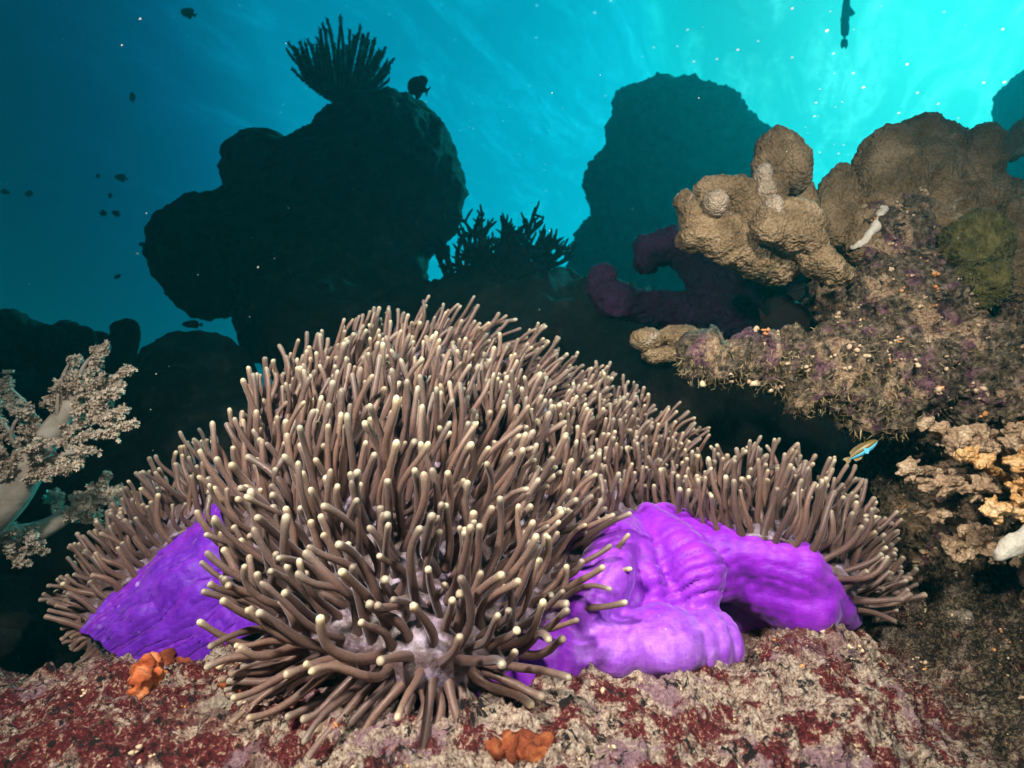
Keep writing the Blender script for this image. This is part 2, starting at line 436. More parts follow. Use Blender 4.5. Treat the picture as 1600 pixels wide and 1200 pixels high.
M_CAULD = m_simple('dusty_cauliflower_coral', [(.3, (.14, .085, .055)), (.5, (.42, .28, .17)), (.7, (.72, .56, .38))], 24, .75, .8, .006, voro=150)
M_ORANGE = m_simple('orange_sponge', [(.3, (.32, .055, .018)), (.5, (.62, .15, .045)), (.7, (.82, .36, .16))], 45, .75, .9, .006)
M_RUST = m_simple('rust_sponge', [(.3, (.09, .020, .010)), (.5, (.25, .055, .018)), (.7, (.42, .14, .045))], 40, .7, .9, .006)
M_TRUNK = m_simple('soft_coral_trunk', [(.3, (.30, .25, .20)), (.6, (.56, .50, .42))], 30, .6, .4, .004, sss=.2)
M_POLYP = m_simple('soft_coral_polyps', [(.3, (.42, .31, .23)), (.5, (.64, .51, .40)), (.7, (.84, .75, .60))], 40, .65, .3, .003, sss=.15)
M_TURF = m_simple('turf_algae', [(.3, (.08, .060, .028)), (.5, (.24, .18, .085)), (.7, (.48, .39, .22))], 22, .8, .2, .002)
M_NODC = m_simple('cream_nodule', [(.3, (.34, .22, .13)), (.6, (.68, .52, .34))], 30, .7, .5, .003)
M_NODO = m_simple('orange_nodule', [(.3, (.34, .11, .035)), (.6, (.66, .32, .12))], 30, .7, .5, .003)
def m_rim_hairs():
    t = NT('sponge_rim_hairs'); b = t.n('ShaderNodeBsdfTranslucent')  # pale see-through hairs added to give the sponge a sunlit rim
    t.setin(b.inputs[0], t.ramp(t.noise(40), [(.3, (.10, .12, .20)), (.7, (.30, .34, .45))])); t.l(b.outputs[0], t.out.inputs['Surface']); return t.m
M_SPRIM = m_rim_hairs()
M_SPECK = m_simple('drifting_particle', [(.3, (.55, .55, .50)), (.7, (.8, .8, .75))], 90, .8, .1)

# ================================================================== SETTING
def build_water():
    n = 140
    g = np.sign(np.linspace(-1, 1, n))*np.abs(np.linspace(-1, 1, n))**2.6*420
    X, Y = np.meshgrid(g, g, indexing='ij')
    P = np.stack([X, Y, 0*X], -1).reshape(-1, 3)
    z = .05*np.sin(P[:, 0]*1.7+P[:, 1]*.6) + .06*perlin(P*.35)
    P[:, 2] = CAM[2] + 7.4 + z
    t = NT('rippled_water_surface')
    m1 = t.map((.95, .30, 1), (0, 0, R(27)))
    w1 = t.noise(.85, 5, .58, 1.1, vec=m1)
    w2 = t.noise(4.2, 5, .65, .5, vec=m1)
    st = t.math('MULTIPLY', t.ramp(w1, [(.46, 0), (.66, .9)]), t.ramp(w2, [(.36, .1), (.62, 1)]))
    c = t.mix(st, (.010, .58, .64), (.035, .86, .89))  # bright ripple light painted as streaks in the transmission colour
    gv = t.voro(3.4, vec=t.map((1, .8, 1)))
    sun_glints = t.math('MULTIPLY', t.ramp(t.math('ADD', gv, t.math('MULTIPLY', t.noise(9, 3), .12)), [(.125, 1), (.165, 0)]), t.ramp(t.noise(.9, 4, .6), [(.47, 0), (.55, 1)]))
    c = t.mix(sun_glints, c, (.85, 1.0, 1.0))  # sun glints painted as clear dots
    tr = t.n('ShaderNodeBsdfTransparent'); t.setin(tr.inputs[0], c)
    t.l(tr.outputs[0], t.out.inputs['Surface'])
    link('water', mesh_np('water', P, grid_faces(n, n)), t.m, kind='structure')
build_water()

def build_seabed():
    n = 150
    g = np.sign(np.linspace(-1, 1, n))*np.abs(np.linspace(-1, 1, n))**2.2*33
    X, Y = np.meshgrid(g, g+4, indexing='ij')
    P = np.stack([X, Y, 0*X], -1).reshape(-1, 3)
    P[:, 2] = .10 + .16*fbm(P*.7, 3) + .04*fbm(P*4, 2)
    link('seabed', mesh_np('seabed', P, grid_faces(n, n)), M_SEABED, kind='structure')
build_seabed()

# ------------------------------------------------------------------ the rock the anemone sits on
ROCK = [
 [(-260,1290,.58),(150,1290,.56),(400,1290,.55),(650,1290,.54),(900,1290,.55),(1150,1290,.57),(1350,1290,.62),(1500,1290,.74),(1620,1290,.86),(1900,1290,1.0)],
 [(-260,1180,.74),(150,1165,.72),(400,1155,.70),(650,1165,.67),(900,1155,.69),(1150,1145,.71),(1330,1150,.75),(1480,1170,.88),(1620,1170,1.0),(1900,1180,1.2)],
 [(-260,1110,.88),(150,1092,.86),(400,1065,.83),(650,1095,.80),(900,1085,.82),(1150,1065,.85),(1300,1060,.90),(1430,1080,1.02),(1590,1070,1.15),(1900,1060,1.35)],
 [(-260,1092,1.0),(150,1076,1.0),(400,1010,.98),(650,1050,.96),(900,1045,.95),(1150,1018,.97),(1280,990,1.02),(1420,1010,1.14),(1580,970,1.28),(1900,940,1.5)],
 [(-260,1140,1.2),(150,1120,1.2),(400,1010,1.2),(650,1020,1.2),(900,1010,1.2),(1150,985,1.2),(1280,960,1.22),(1440,950,1.34),(1590,890,1.45),(1900,840,1.7)],
 [(-260,1220,1.5),(150,1180,1.5),(400,1060,1.5),(650,1060,1.5),(900,1050,1.5),(1150,1000,1.5),(1290,950,1.5),(1450,900,1.55),(1600,820,1.65),(1900,760,1.9)],
 [(-260,1330,2.0),(150,1300,2.0),(400,1200,2.0),(650,1150,2.0),(900,1150,2.0),(1150,1050,2.0),(1290,960,1.9),(1450,880,1.9),(1600,790,2.0),(1900,720,2.2)]]
def build_rock():
    n, m = 430, 860
    S = patch(ROCK, n, m); N = patch_normals(S); N *= np.sign(N[..., 2:3].mean())
    P = S.reshape(-1, 3); Nn = N.reshape(-1, 3)
    G = P + .012*np.stack([perlin(P*14), perlin(P*14+40), perlin(P*14+80)], 1)
    d = .030*fbm(P*5, 3) + .014*ridged(P*13, 3) + .0080*fbm(G*26, 3) + .0058*ridged(G*58, 2) + .0034*perlin(G*120) - .010*sstep(.50, .72, fbm(G*19+5, 2))
    px, py, dep = project(P)
    # the bare crest near the column is smoother, the turfed right-hand slope rougher
    turf = sstep(1310, 1450, px + 60*fbm(P*7, 3) - (py-1000)*.62)  # turfed slope; this mask also carries its painted shade
    d = d + turf*(.045*fbm(P*10, 4) + .012*ridged(P*45, 2))
    red = (1-sstep(250, 560, px + 120*fbm(P*6, 3)))*sstep(1060, 1120, py + 30*fbm(P*9, 2))
    red = np.maximum(red, .8*sstep(1080, 1200, px)*(1-sstep(1240, 1330, px))*sstep(980, 1010, py)*(1-sstep(1040, 1080, py)))
    P = P + Nn*d[:, None]
    me = mesh_np('rock', P, grid_faces(n, m), {'redness': red, 'turf': turf})
    o = link('reef_rock', me, M_ROCK)
    o['label'] = 'cream and crimson encrusted rock slope under the anemone in the foreground'; o['category'] = 'rock'
    return me
ROCK_ME = build_rock()
from mathutils.bvhtree import BVHTree
_bm = bmesh.new(); _bm.from_mesh(ROCK_ME); ROCK_BVH = BVHTree.FromBMesh(_bm); _bm.free()
def on_rock(px, py):
    """point of the rock seen at a pixel"""
    d = unit(at(px, py, 1.0)-CAM)
    h = ROCK_BVH.ray_cast(Vector(CAM), Vector(d))
    return (np.array(h[0]), np.array(h[1])) if h[0] is not None else (at(px, py, 1.0), np.array([0, 0, 1.0]))

# ================================================================== SEA ANEMONE
anem = thing('sea_anemone', 'large sea anemone with brown cream-tipped tentacles and a folded purple column', 'sea anemone', at(760, 1060, .95))

DOME = [
 [(470,690,1.42),(610,640,1.50),(760,640,1.55),(910,700,1.55),(1060,770,1.5)],
 [(420,625,1.17),(580,552,1.23),(735,542,1.27),(900,622,1.29),(1070,715,1.27)],
 [(385,720,1.02),(555,660,1.02),(720,655,1.06),(880,710,1.12),(1020,765,1.15)],
 [(370,830,.91),(530,780,.87),(690,780,.89),(850,800,.97),(985,815,1.06)],
 [(385,920,.85),(510,890,.79),(660,890,.79),(810,895,.86),(915,890,.96)],
 [(420,990,.81),(525,1000,.735),(655,1020,.715),(775,1000,.765),(880,970,.88)],
 [(440,1035,.82),(545,1068,.745),(660,1092,.722),(770,1072,.772),(870,1028,.885)],
 [(455,1055,.88),(565,1095,.80),(665,1118,.775),(770,1095,.82),(865,1050,.92)]]
LEFT = [
 [(165,1035,1.03),(235,985,1.06),(300,905,1.09),(350,840,1.11)],
 [(128,985,1.02),(185,925,1.05),(258,858,1.08),(345,785,1.10)],
 [(112,950,1.08),(168,880,1.12),(242,815,1.15),(338,740,1.17)],
 [(118,950,1.18),(185,860,1.22),(262,800,1.25),(352,720,1.27)]]
LEFT = LEFT[1:]
RIGHT = [
 [(1015,795,1.12),(1090,845,1.03),(1180,838,.99),(1268,868,.985),(1328,925,.99),(1350,965,1.01)],
 [(1028,770,1.16),(1095,805,1.09),(1185,795,1.06),(1275,820,1.06),(1348,885,1.06),(1378,945,1.06)],
 [(1040,745,1.27),(1110,775,1.22),(1190,770,1.19),(1275,790,1.18),(1350,855,1.18),(1390,935,1.16)]]

def disc_part(ctrl, n, m, up):
    S = patch(ctrl, n, m); N = patch_normals(S)
    if (N*up).sum(-1).mean() < 0: N = -N
    return S, N
def add_disc(S, N):
    n, m = S.shape[:2]
    P = S.reshape(-1, 3); Nn = N.reshape(-1, 3)
    Q = P + Nn*(.010*fbm(P*14, 3) + .003*perlin(P*60))[:, None] - Nn*.004
    me = mesh_np('oral_disc', Q, grid_faces(n, m))
    o = link('oral_disc', me, M_DISC, anem)
    sm = o.modifiers.new('thick', 'SOLIDIFY'); sm.thickness = .008; sm.offset = 0
toward = c2w(np.array([0, -.8, .6]))
PATCHES = []
for ctrl, n, m in ((DOME, 120, 110), (LEFT, 40, 70), (RIGHT, 40, 80)):
    S, N = disc_part(ctrl, n, m, toward)
    add_disc(S, N); PATCHES.append((S, N))

# purple column with its folds and swollen foot
def build_column():
    parts = [ell(1030,999,.865,72,52,.07), ell(950,1010,.864,54,44,.062), ell(905,1015,.87,36,38,.055),
             ell(1092,1002,.878,20,45,.055), ell(1112,999,.888,24,46,.055), ell(1132,998,.902,24,42,.055),
             ell(912,940,.90,42,58,.06), ell(735,1078,.805,108,62,.065), ell(820,1020,.88,110,70,.09), ell(640,1040,.90,120,60,.08), ell(1010,960,.96,110,70,.05)]
    parts += chain([(986,812,1.04,14),(966,850,.965,32),(945,900,.92,50),(930,945,.905,46)])
    parts += chain([(990,818,1.03,14),(1000,860,.965,19),(1018,905,.932,21),(1024,940,.925,15)])
    parts += chain([(1000,812,1.04,12),(1026,860,.98,16),(1043,900,.955,16),(1046,938,.948,12)])
    parts += chain([(1012,806,1.06,20),(1055,850,.995,36),(1085,893,.957,48),(1085,935,.947,38),(1080,957,.947,22)])
    parts += chain([(1040,810,1.07,26),(1100,860,1.03,46),(1170,868,1.01,42),(1240,892,1.01,52),(1300,940,1.03,38),(1318,962,1.04,26)])
    parts += chain([(1110,900,1.01,44),(1150,900,1.03,40),(1250,938,1.02,58),(1236,962,1.03,38)])
    parts += chain([(1140,930,1.10,60),(1200,950,1.10,50)])
    P0 = at(1005, 770, 1.05)
    def disp(V, N):
        px, py, d = project(V)
        r = np.linalg.norm(V-P0, axis=1)
        wob = fbm(V*9, 3)
        fold = lambda x: (1-np.abs(np.sin(x)))**2.5                       # sharp creases, rounded backs
        mid = np.exp(-((px-1082)/58)**2 - ((py-905)/62)**2)
        yy = (py + .28*(px-1080) + .0012*(px-1080)**2)/21*math.pi + 2.6*wob
        ang = np.arctan2(px-992, py-790)
        fan = np.exp(-((px-950)/55)**2 - ((py-900)/70)**2)
        arm = np.exp(-((px-1250)/80)**2 - ((py-895)/50)**2)
        rim = (py - 845 - .0022*np.maximum(px-1150, 0)**2)/26*math.pi + 2*wob
        return -.0105*fold(yy)*mid - .0055*fold(ang*9 + 1.5*wob)*fan - .0045*fold(rim)*arm + .005*wob + .0014*perlin(V*70)
    global COLUMN_ME
    me = COLUMN_ME = blob_mesh('column', parts, .0046, 4, disp)
    V = np.empty(len(me.vertices)*3, np.float32); me.vertices.foreach_get('co', V); V = V.reshape(-1, 3).astype(float)
    px, py, d = project(V); r = np.linalg.norm(V-P0, axis=1)
    wob = fbm(V*9, 3)
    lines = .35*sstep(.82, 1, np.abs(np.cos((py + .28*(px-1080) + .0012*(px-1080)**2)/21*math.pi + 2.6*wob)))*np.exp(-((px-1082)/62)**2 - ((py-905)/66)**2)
    pale = np.clip(sstep(935, 990, py + 10*wob)*sstep(880, 920, px)*(1-sstep(1150, 1165, px)), 0, 1)*.85 + .5*np.exp(-((px-945)/45)**2-((py-900)/60)**2)
    spots = 0
    a = me.attributes.new('pale', 'FLOAT', 'POINT'); a.data.foreach_set('value', np.clip(pale, 0, 1).astype(np.float32))
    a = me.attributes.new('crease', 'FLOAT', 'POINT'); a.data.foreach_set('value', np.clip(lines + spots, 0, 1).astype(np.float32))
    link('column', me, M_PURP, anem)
    S = patch([[(128,985,1.03),(182,928,1.06),(255,862,1.09),(350,780,1.11)], [(160,1000,1.03),(215,950,1.035),(285,890,1.045),(370,830,1.06)],
               [(190,1030,1.03),(255,1000,1.02),(330,950,1.02),(400,890,1.03)], [(215,1070,1.03),(290,1050,1.02),(360,1010,1.0),(430,960,1.0)]], 90, 120)
    N = patch_normals(S); N *= np.sign((N*toward).sum(-1).mean())
    P = S.reshape(-1, 3); Nn = N.reshape(-1, 3)
    v, u = np.meshgrid(np.linspace(0, 1, 120), np.linspace(0, 1, 90))
    u, v = u.ravel(), v.ravel()
    wob = fbm(P*12, 3)
    P = P + Nn*(.0013*np.sin(u*34+3*wob) + .006*wob + .0005*np.sin(u*120+6*wob) + .002*fbm(P*45, 2))[:, None]
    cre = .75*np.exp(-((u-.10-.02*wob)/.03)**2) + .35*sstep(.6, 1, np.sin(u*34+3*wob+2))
    me = mesh_np('lobe_underside', P, grid_faces(90, 120), {'crease': np.clip(cre*.6, 0, 1), 'blue_ambient': np.full(len(P), .9)})  # left lobe gets the blue ambient light in its colour
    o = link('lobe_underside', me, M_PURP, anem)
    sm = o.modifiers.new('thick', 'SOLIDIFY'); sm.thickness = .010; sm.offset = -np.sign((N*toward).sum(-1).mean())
build_column()

_bm = bmesh.new(); _bm.from_mesh(COLUMN_ME); COL_BVH = BVHTree.FromBMesh(_bm); _bm.free()
def behind_column(p):
    v = p-CAM; l = np.linalg.norm(v)
    h = COL_BVH.ray_cast(Vector(CAM), Vector(v/l))
    return h[0] is not None and h[3] < l-.002

# how the tentacles hang and sway: base pixel, direction (right, up, towards the viewer), length in metres
ANCH = np.array([
 (430,620,-.05,1,.10,.085),(400,730,-.08,1,.20,.10),(380,800,-.10,1,.35,.10),(365,880,-.15,1,.40,.075),(370,940,-.8,.35,.35,.062),
 (400,1000,-1,.12,.40,.080),(430,1040,-.9,-.35,.35,.088),(520,1060,-.7,-.55,.45,.095),(600,1080,-.4,-.85,.4,.085),(650,1085,-.10,-1,.4,.085),(720,1085,.10,-1,.4,.085),
 (790,1060,.75,-.45,.45,.09),(850,1030,.95,-.2,.4,.085),(880,980,.95,.15,.3,.085),(905,920,.75,.65,.25,.085),(560,900,-.05,1,.28,.105),(660,900,.25,.95,.28,.11),
 (480,920,-.20,.95,.30,.105),(760,930,.40,.9,.25,.105),(830,900,.25,.95,.3,.10),(520,980,-.28,.9,.40,.105),(600,1010,-.15,.8,.60,.10),(700,1010,.30,.8,.50,.10),(790,990,.45,.8,.35,.10),
 (460,760,-.05,1,.12,.105),(540,760,.08,1,.10,.11),(620,720,.36,.95,.05,.115),(700,800,.36,.95,.10,.115),(760,740,.36,.95,.05,.11),(850,800,.12,1,.2,.10),(900,720,.30,.95,.1,.095),
 (560,620,.22,.95,.1,.10),(600,560,.20,.95,-.05,.09),(700,560,.55,.75,-.05,.095),(780,570,.65,.65,-.1,.095),(880,630,.55,.75,-.1,.09),(960,760,.12,1,.15,.085),(1040,690,.7,.6,0,.085),(1080,730,.8,.5,0,.08),
 (985,815,.1,.95,.2,.075)], float)
ANCH_L = np.array([(130,980,-.65,.65,.2,.062),(190,910,-.40,.9,.2,.082),(260,840,-.35,.95,.2,.10),(340,780,-.25,1,.15,.10),(200,850,-.3,1,0,.09),(120,960,-.75,.45,.2,.055)], float)
ANCH_R = np.array([(1030,790,-.10,1,.3,.085),(1090,830,.12,1,.3,.115),(1180,830,.20,1,.25,.12),(1270,850,.25,1,.2,.115),(1320,900,.40,.9,.25,.098),(1350,960,.95,-.05,.3,.065),(1370,920,.7,.6,0,.065),(1270,790,.35,.95,-.1,.11),(1340,960,.9,-.25,.3,.060)], float)

PROF = [(0, 1.55), (.05, 1.32), (.13, 1.14), (.24, 1.0), (.36, .96), (.48, .92), (.60, .86), (.71, .80), (.80, .76), (.87, .77), (.92, .82), (.955, .83), (.98, .70), (.993, .43), (1.0, .02)]
PS = np.array([p[0] for p in PROF]); PR = np.array([p[1] for p in PROF])
def tentacle(p0, n0, fdir, L, r, k=9):
    """one tentacle: leaves along the skin normal, bends over to the flow direction, wanders a little"""
    ns = 26; s = np.linspace(0, 1, ns)
    a = unit(n0*.55 + fdir*.6)
    side = unit(np.cross(fdir, rng.normal(size=3))); side2 = np.cross(fdir, side)
    w = sstep(0, .62, s)[:, None]
    ph = rng.random()*6.28; amp = rng.normal(0, .36); amp2 = rng.normal(0, .26); fr = rng.uniform(2.0, 5.4)
    hook = rng.normal(0, .30)*sstep(.55, 1, s)
    D = a*(1-w) + fdir*w + side*(amp*np.sin(fr*s+ph))[:, None] + side2*(amp2*np.cos(fr*1.2*s+ph))[:, None] + side2*hook[:, None]
    D = unit(D)
    P = np.vstack([[0, 0, 0], np.cumsum(D[:-1]*(L/(ns-1)), 0)]) + p0 - n0*.006
    C = np.stack([np.interp(PS, s, P[:, i]) for i in range(3)], 1)
    rad = r*PR*(1+.05*rng.normal(size=len(PR)))
    rad[-3:] = r*PR[-3:]
    V, F = tube(C, rad, k)
    tip = np.repeat(np.minimum(PS + rng.normal(-.004, .016), 1.0), k)
    return V, F, tip
def poisson(S, N, rmin_fn, n_cand):
    P = S.reshape(-1, 3); Nn = N.reshape(-1, 3)
    idx = rng.permutation(len(P))
    acc = []; AP = np.empty((6000, 3)); c = 0
    for i in idx:
        r = rmin_fn(P[i])
        if c == 0 or ((AP[:c]-P[i])**2).sum(1).min() > r*r:
            AP[c] = P[i]; c += 1; acc.append(i)
    return P[acc], Nn[acc]
def hires(ctrl, n, m):
    return disc_part(ctrl, n, m, toward)
TENT = []
for ctrl, anc, spc in ((DOME[1:], ANCH, .0170), (LEFT, ANCH_L, .0192), (RIGHT, ANCH_R, .0176)):
    S, N = hires(ctrl, 220, 220)
    P, Nn = poisson(S, N, lambda p: spc*(.80 if p[1] > 1.12 and p[0] > -.02 and anc is ANCH else 1.0), 0)
    px, py, dep = project(P)
    for i in range(len(P)):
        if behind_column(P[i]) and py[i] > 700 and anc is not ANCH_R: continue
        q = (anc[:, 0]-px[i])**2 + (anc[:, 1]-py[i])**2
        w = 1/(q+900)**1.6; w /= w.sum()
        dv = (w[:, None]*anc[:, 2:5]).sum(0); L = (w*anc[:, 5]).sum()
        dv = dv/np.linalg.norm(dv) + rng.normal(0, .11, 3) + .50*np.array([perlin(P[i:i+1]*7.0)[0], perlin(P[i:i+1]*7.0+31)[0], .6*perlin(P[i:i+1]*7.0+57)[0]])
        f = unit(c2w(np.array([dv[0], -dv[2], dv[1]])))
        L *= rng.uniform(.66, 1.26)*((1.05 + .30*math.exp(-((px[i]-640)/230)**2-((py[i]-780)/170)**2)) if anc is ANCH else .92)
        r = rng.normal(.0058, .0006)*np.interp(dep[i], [.72, .82, 1.0, 1.25], [.95, .93, .88, .78])
        V, F, tip = tentacle(P[i], Nn[i], f, L, r)
        TENT.append((L*r/dep[i]**2*(1 if Nn[i]@unit(CAM-P[i]) > -.1 else .15), V, F, tip))
# stubby fringe curling under the left lobe
for t_ in np.linspace(0, 1, 30):
    q = cr(at(*np.array([(122,972,1.03),(140,1004,1.03),(170,1034,1.03),(232,1064,1.015)]).T), np.array([t_]))[0]
    f = unit(c2w(np.array([-.75+.5*t_, -.25, -.30-.45*t_])) + rng.normal(0, .12, 3))
    V, F, tip = tentacle(q, f, f, rng.uniform(.022, .044), .0050)
    TENT.append((1e-5, V, F, tip))
TENT.sort(key=lambda a: -a[0])
NT_ALL = len(TENT)
rest = Acc()
for i, (_, V, F, tip) in enumerate(TENT):
    rv = np.full(len(V), rng.random())
    if i < 300:
        link('tentacle', mesh_np('tentacle', V, F, {'tip': tip, 'rnd': rv}), M_TENT, anem)
    else:
        rest.add(V, F, tip=tip, rnd=rv)
link('tentacle_fringe', rest.mesh('tentacle_fringe'), M_TENT, anem, kind='stuff')
print('tentacles', NT_ALL)

# ================================================================== BACKGROUND REEF
def rough(a1, f1, a2=0, f2=1, a3=0, f3=1):
    return lambda V, N: a1*fbm(V*f1, 3) + (a2*ridged(V*f2, 3) if a2 else 0) + (a3*fbm(V*f3, 3) if a3 else 0)
def boulder(name, label, cat, parts, voxel, disp, mat, smooth=4, group=None):
    me = blob_mesh(name, parts, voxel, smooth, disp)
    o = link(name, me, mat); o['label'] = label; o['category'] = cat
    if group: o['group'] = group
    return o, me

def nodul(V, N):
    return .035*fbm(V*2.6, 3) + .020*ridged(V*6, 3) + .014*fbm(V*22, 3) - .012*worley(V*11)
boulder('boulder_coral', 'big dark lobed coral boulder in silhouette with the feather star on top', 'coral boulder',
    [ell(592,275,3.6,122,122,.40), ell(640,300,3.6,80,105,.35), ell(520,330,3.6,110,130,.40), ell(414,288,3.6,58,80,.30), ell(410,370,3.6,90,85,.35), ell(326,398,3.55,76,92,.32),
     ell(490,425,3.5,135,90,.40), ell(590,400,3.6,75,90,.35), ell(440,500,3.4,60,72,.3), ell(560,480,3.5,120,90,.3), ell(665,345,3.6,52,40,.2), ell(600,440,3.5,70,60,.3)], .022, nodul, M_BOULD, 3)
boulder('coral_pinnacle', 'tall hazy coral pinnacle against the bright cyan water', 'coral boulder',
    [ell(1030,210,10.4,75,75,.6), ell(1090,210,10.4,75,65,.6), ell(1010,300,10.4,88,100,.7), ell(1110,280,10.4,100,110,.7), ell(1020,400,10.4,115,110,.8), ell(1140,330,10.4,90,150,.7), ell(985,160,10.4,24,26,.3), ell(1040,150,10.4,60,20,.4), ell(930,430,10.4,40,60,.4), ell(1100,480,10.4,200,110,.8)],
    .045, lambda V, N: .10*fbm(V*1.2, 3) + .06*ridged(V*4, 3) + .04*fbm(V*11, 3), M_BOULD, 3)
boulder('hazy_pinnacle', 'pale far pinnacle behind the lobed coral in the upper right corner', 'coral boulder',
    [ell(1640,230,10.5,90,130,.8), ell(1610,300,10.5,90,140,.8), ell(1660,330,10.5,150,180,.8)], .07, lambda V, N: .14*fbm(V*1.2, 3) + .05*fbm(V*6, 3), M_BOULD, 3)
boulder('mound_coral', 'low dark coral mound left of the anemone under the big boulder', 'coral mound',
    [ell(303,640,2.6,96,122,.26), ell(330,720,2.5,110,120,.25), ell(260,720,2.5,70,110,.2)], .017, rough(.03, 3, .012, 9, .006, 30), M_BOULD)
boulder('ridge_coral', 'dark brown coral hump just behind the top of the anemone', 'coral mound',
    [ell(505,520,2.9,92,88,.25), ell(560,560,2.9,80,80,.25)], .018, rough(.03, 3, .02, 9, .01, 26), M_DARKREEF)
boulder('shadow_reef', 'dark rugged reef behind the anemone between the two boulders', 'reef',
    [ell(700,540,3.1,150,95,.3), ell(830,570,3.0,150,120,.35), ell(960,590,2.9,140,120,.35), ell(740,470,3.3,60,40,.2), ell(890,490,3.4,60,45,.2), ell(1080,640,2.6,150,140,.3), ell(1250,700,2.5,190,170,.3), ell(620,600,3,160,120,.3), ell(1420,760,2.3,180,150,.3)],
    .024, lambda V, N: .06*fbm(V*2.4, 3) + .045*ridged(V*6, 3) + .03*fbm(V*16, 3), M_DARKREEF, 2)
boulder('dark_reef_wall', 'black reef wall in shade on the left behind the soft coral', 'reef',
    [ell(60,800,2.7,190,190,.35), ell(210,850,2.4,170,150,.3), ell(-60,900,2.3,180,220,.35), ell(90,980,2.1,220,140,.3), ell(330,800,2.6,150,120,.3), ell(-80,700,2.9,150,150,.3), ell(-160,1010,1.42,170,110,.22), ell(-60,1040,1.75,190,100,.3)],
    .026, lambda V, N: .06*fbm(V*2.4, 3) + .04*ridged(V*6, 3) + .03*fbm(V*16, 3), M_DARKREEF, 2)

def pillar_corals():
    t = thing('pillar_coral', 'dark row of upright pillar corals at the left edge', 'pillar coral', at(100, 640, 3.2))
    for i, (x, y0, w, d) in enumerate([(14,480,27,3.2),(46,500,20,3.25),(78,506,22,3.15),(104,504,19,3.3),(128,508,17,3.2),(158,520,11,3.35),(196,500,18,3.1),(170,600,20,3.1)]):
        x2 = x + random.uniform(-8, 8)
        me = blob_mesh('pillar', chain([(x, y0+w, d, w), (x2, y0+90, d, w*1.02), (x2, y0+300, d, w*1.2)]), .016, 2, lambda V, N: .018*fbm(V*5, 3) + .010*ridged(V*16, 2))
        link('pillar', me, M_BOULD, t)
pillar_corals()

# ------------------------------------------------------------------ feather star on the boulder
def feather_star():
    base = at(532, 158, 3.55)
    t = thing('feather_star', 'dark feather star with raised bushy arms on top of the big boulder', 'feather star', base)
    px_m = 3.55/FPX
    V = ICO_V*np.array([.07, .07, .045]) + base + np.array([0, 0, .03])
    link('calyx', mesh_np('calyx', V, ICO_F), M_STAR, t)
    for i in range(84):
        a = rng.uniform(-1, 1); a = math.copysign(abs(a)**.9, a)*R(62)
        fwd = rng.uniform(-.6, .6)
        L = (112 - 16*abs(a)/R(62) + rng.normal(0, 7))*px_m
        d0 = unit(c2w(np.array([math.sin(a)*1.15, fwd, math.cos(a)*.55+.1]))); d1 = unit(c2w(np.array([math.sin(a)*.60, fwd*.6, math.cos(a)*1.0+.3])))
        s = np.linspace(0, 1, 16)[:, None]
        D = unit(d0*(1-s) + d1*s + .10*np.sin(4*s+i))
        P = base + np.vstack([[0, 0, 0], np.cumsum(D[:-1]*L/15, 0)])
        A = Acc()
        v, f = tube(P, np.linspace(.012, .007, 16), 5); A.add(v, f)
        # pinnules in rows along the arm
        for k in range(50):
            u = .06 + .94*k/49
            c = np.array([np.interp(u, s[:, 0], P[:, j]) for j in range(3)]); td = unit(D[int(u*15)])
            for q in range(3):
                r_ = unit(np.cross(td, unit(rng.normal(size=3)))); 
                pl = .027*(1-.35*u)*rng.uniform(.8, 1.1)
                e = c + (r_*.8 + td*.7)*pl; w = np.cross(r_, td)*.0055
                A.add(np.array([c-w, c+w, e+w*.4, e-w*.4]), [[0, 1, 2, 3]])
        link('arm', A.mesh('arm'), M_STAR, t)
feather_star()

# ------------------------------------------------------------------ branching corals in silhouette
def branching(name, label, base, spread, height, n, thick, up, seed, mat=M_DARKREEF):
    rr = np.random.default_rng(seed)
    t = thing(name, label, 'branching coral', base)
    for i in range(n):
        A = Acc()
        def grow(p, d, L, r, lev):
            m = 7; s = np.linspace(0, 1, m)[:, None]
            dd = unit(d + .25*rr.normal(size=3)); D = unit(d*(1-s)+dd*s + np.array([0, 0, .15])*s)
            P = p + np.vstack([[0, 0, 0], np.cumsum(D[:-1]*L/(m-1), 0)])
            rad = np.linspace(r, r*.72, m); rad[-1] *= .55
            P = np.vstack([P, P[-1]+D[-1]*r*.4]); rad = np.append(rad, .001)
            v, f = tube(P, rad*(1+.08*rr.normal(size=len(rad))), 7); A.add(v, f)
            if lev < 3:
                for _ in range(rr.integers(2, 4) if lev < 2 else 2):
                    q = rr.uniform(.45, 1.0); c = P[int(q*(m-1))]
                    grow(c, unit(D[-1] + .75*rr.normal(size=3) + np.array([0, -.1, .25])), L*rr.uniform(.5, .72), r*.74, lev+1)
        a = (i+.5)/n*2-1
        d = unit(c2w(np.array([a*spread + rr.normal(0, .12), rr.uniform(-.5, .4), up])))
        grow(base + c2w(np.array([a*.10, rr.uniform(-.08, .08), 0])), d, height*rr.uniform(.35, .5), thick, 0)
        link('branch', A.mesh('branch'), mat, t)
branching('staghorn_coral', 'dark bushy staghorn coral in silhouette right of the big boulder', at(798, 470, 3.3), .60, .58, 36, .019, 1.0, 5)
branching('finger_coral', 'small dark twiggy coral hanging beside the right edge of the big boulder', at(722, 432, 3.45), .55, .40, 6, .018, 1.0, 9)

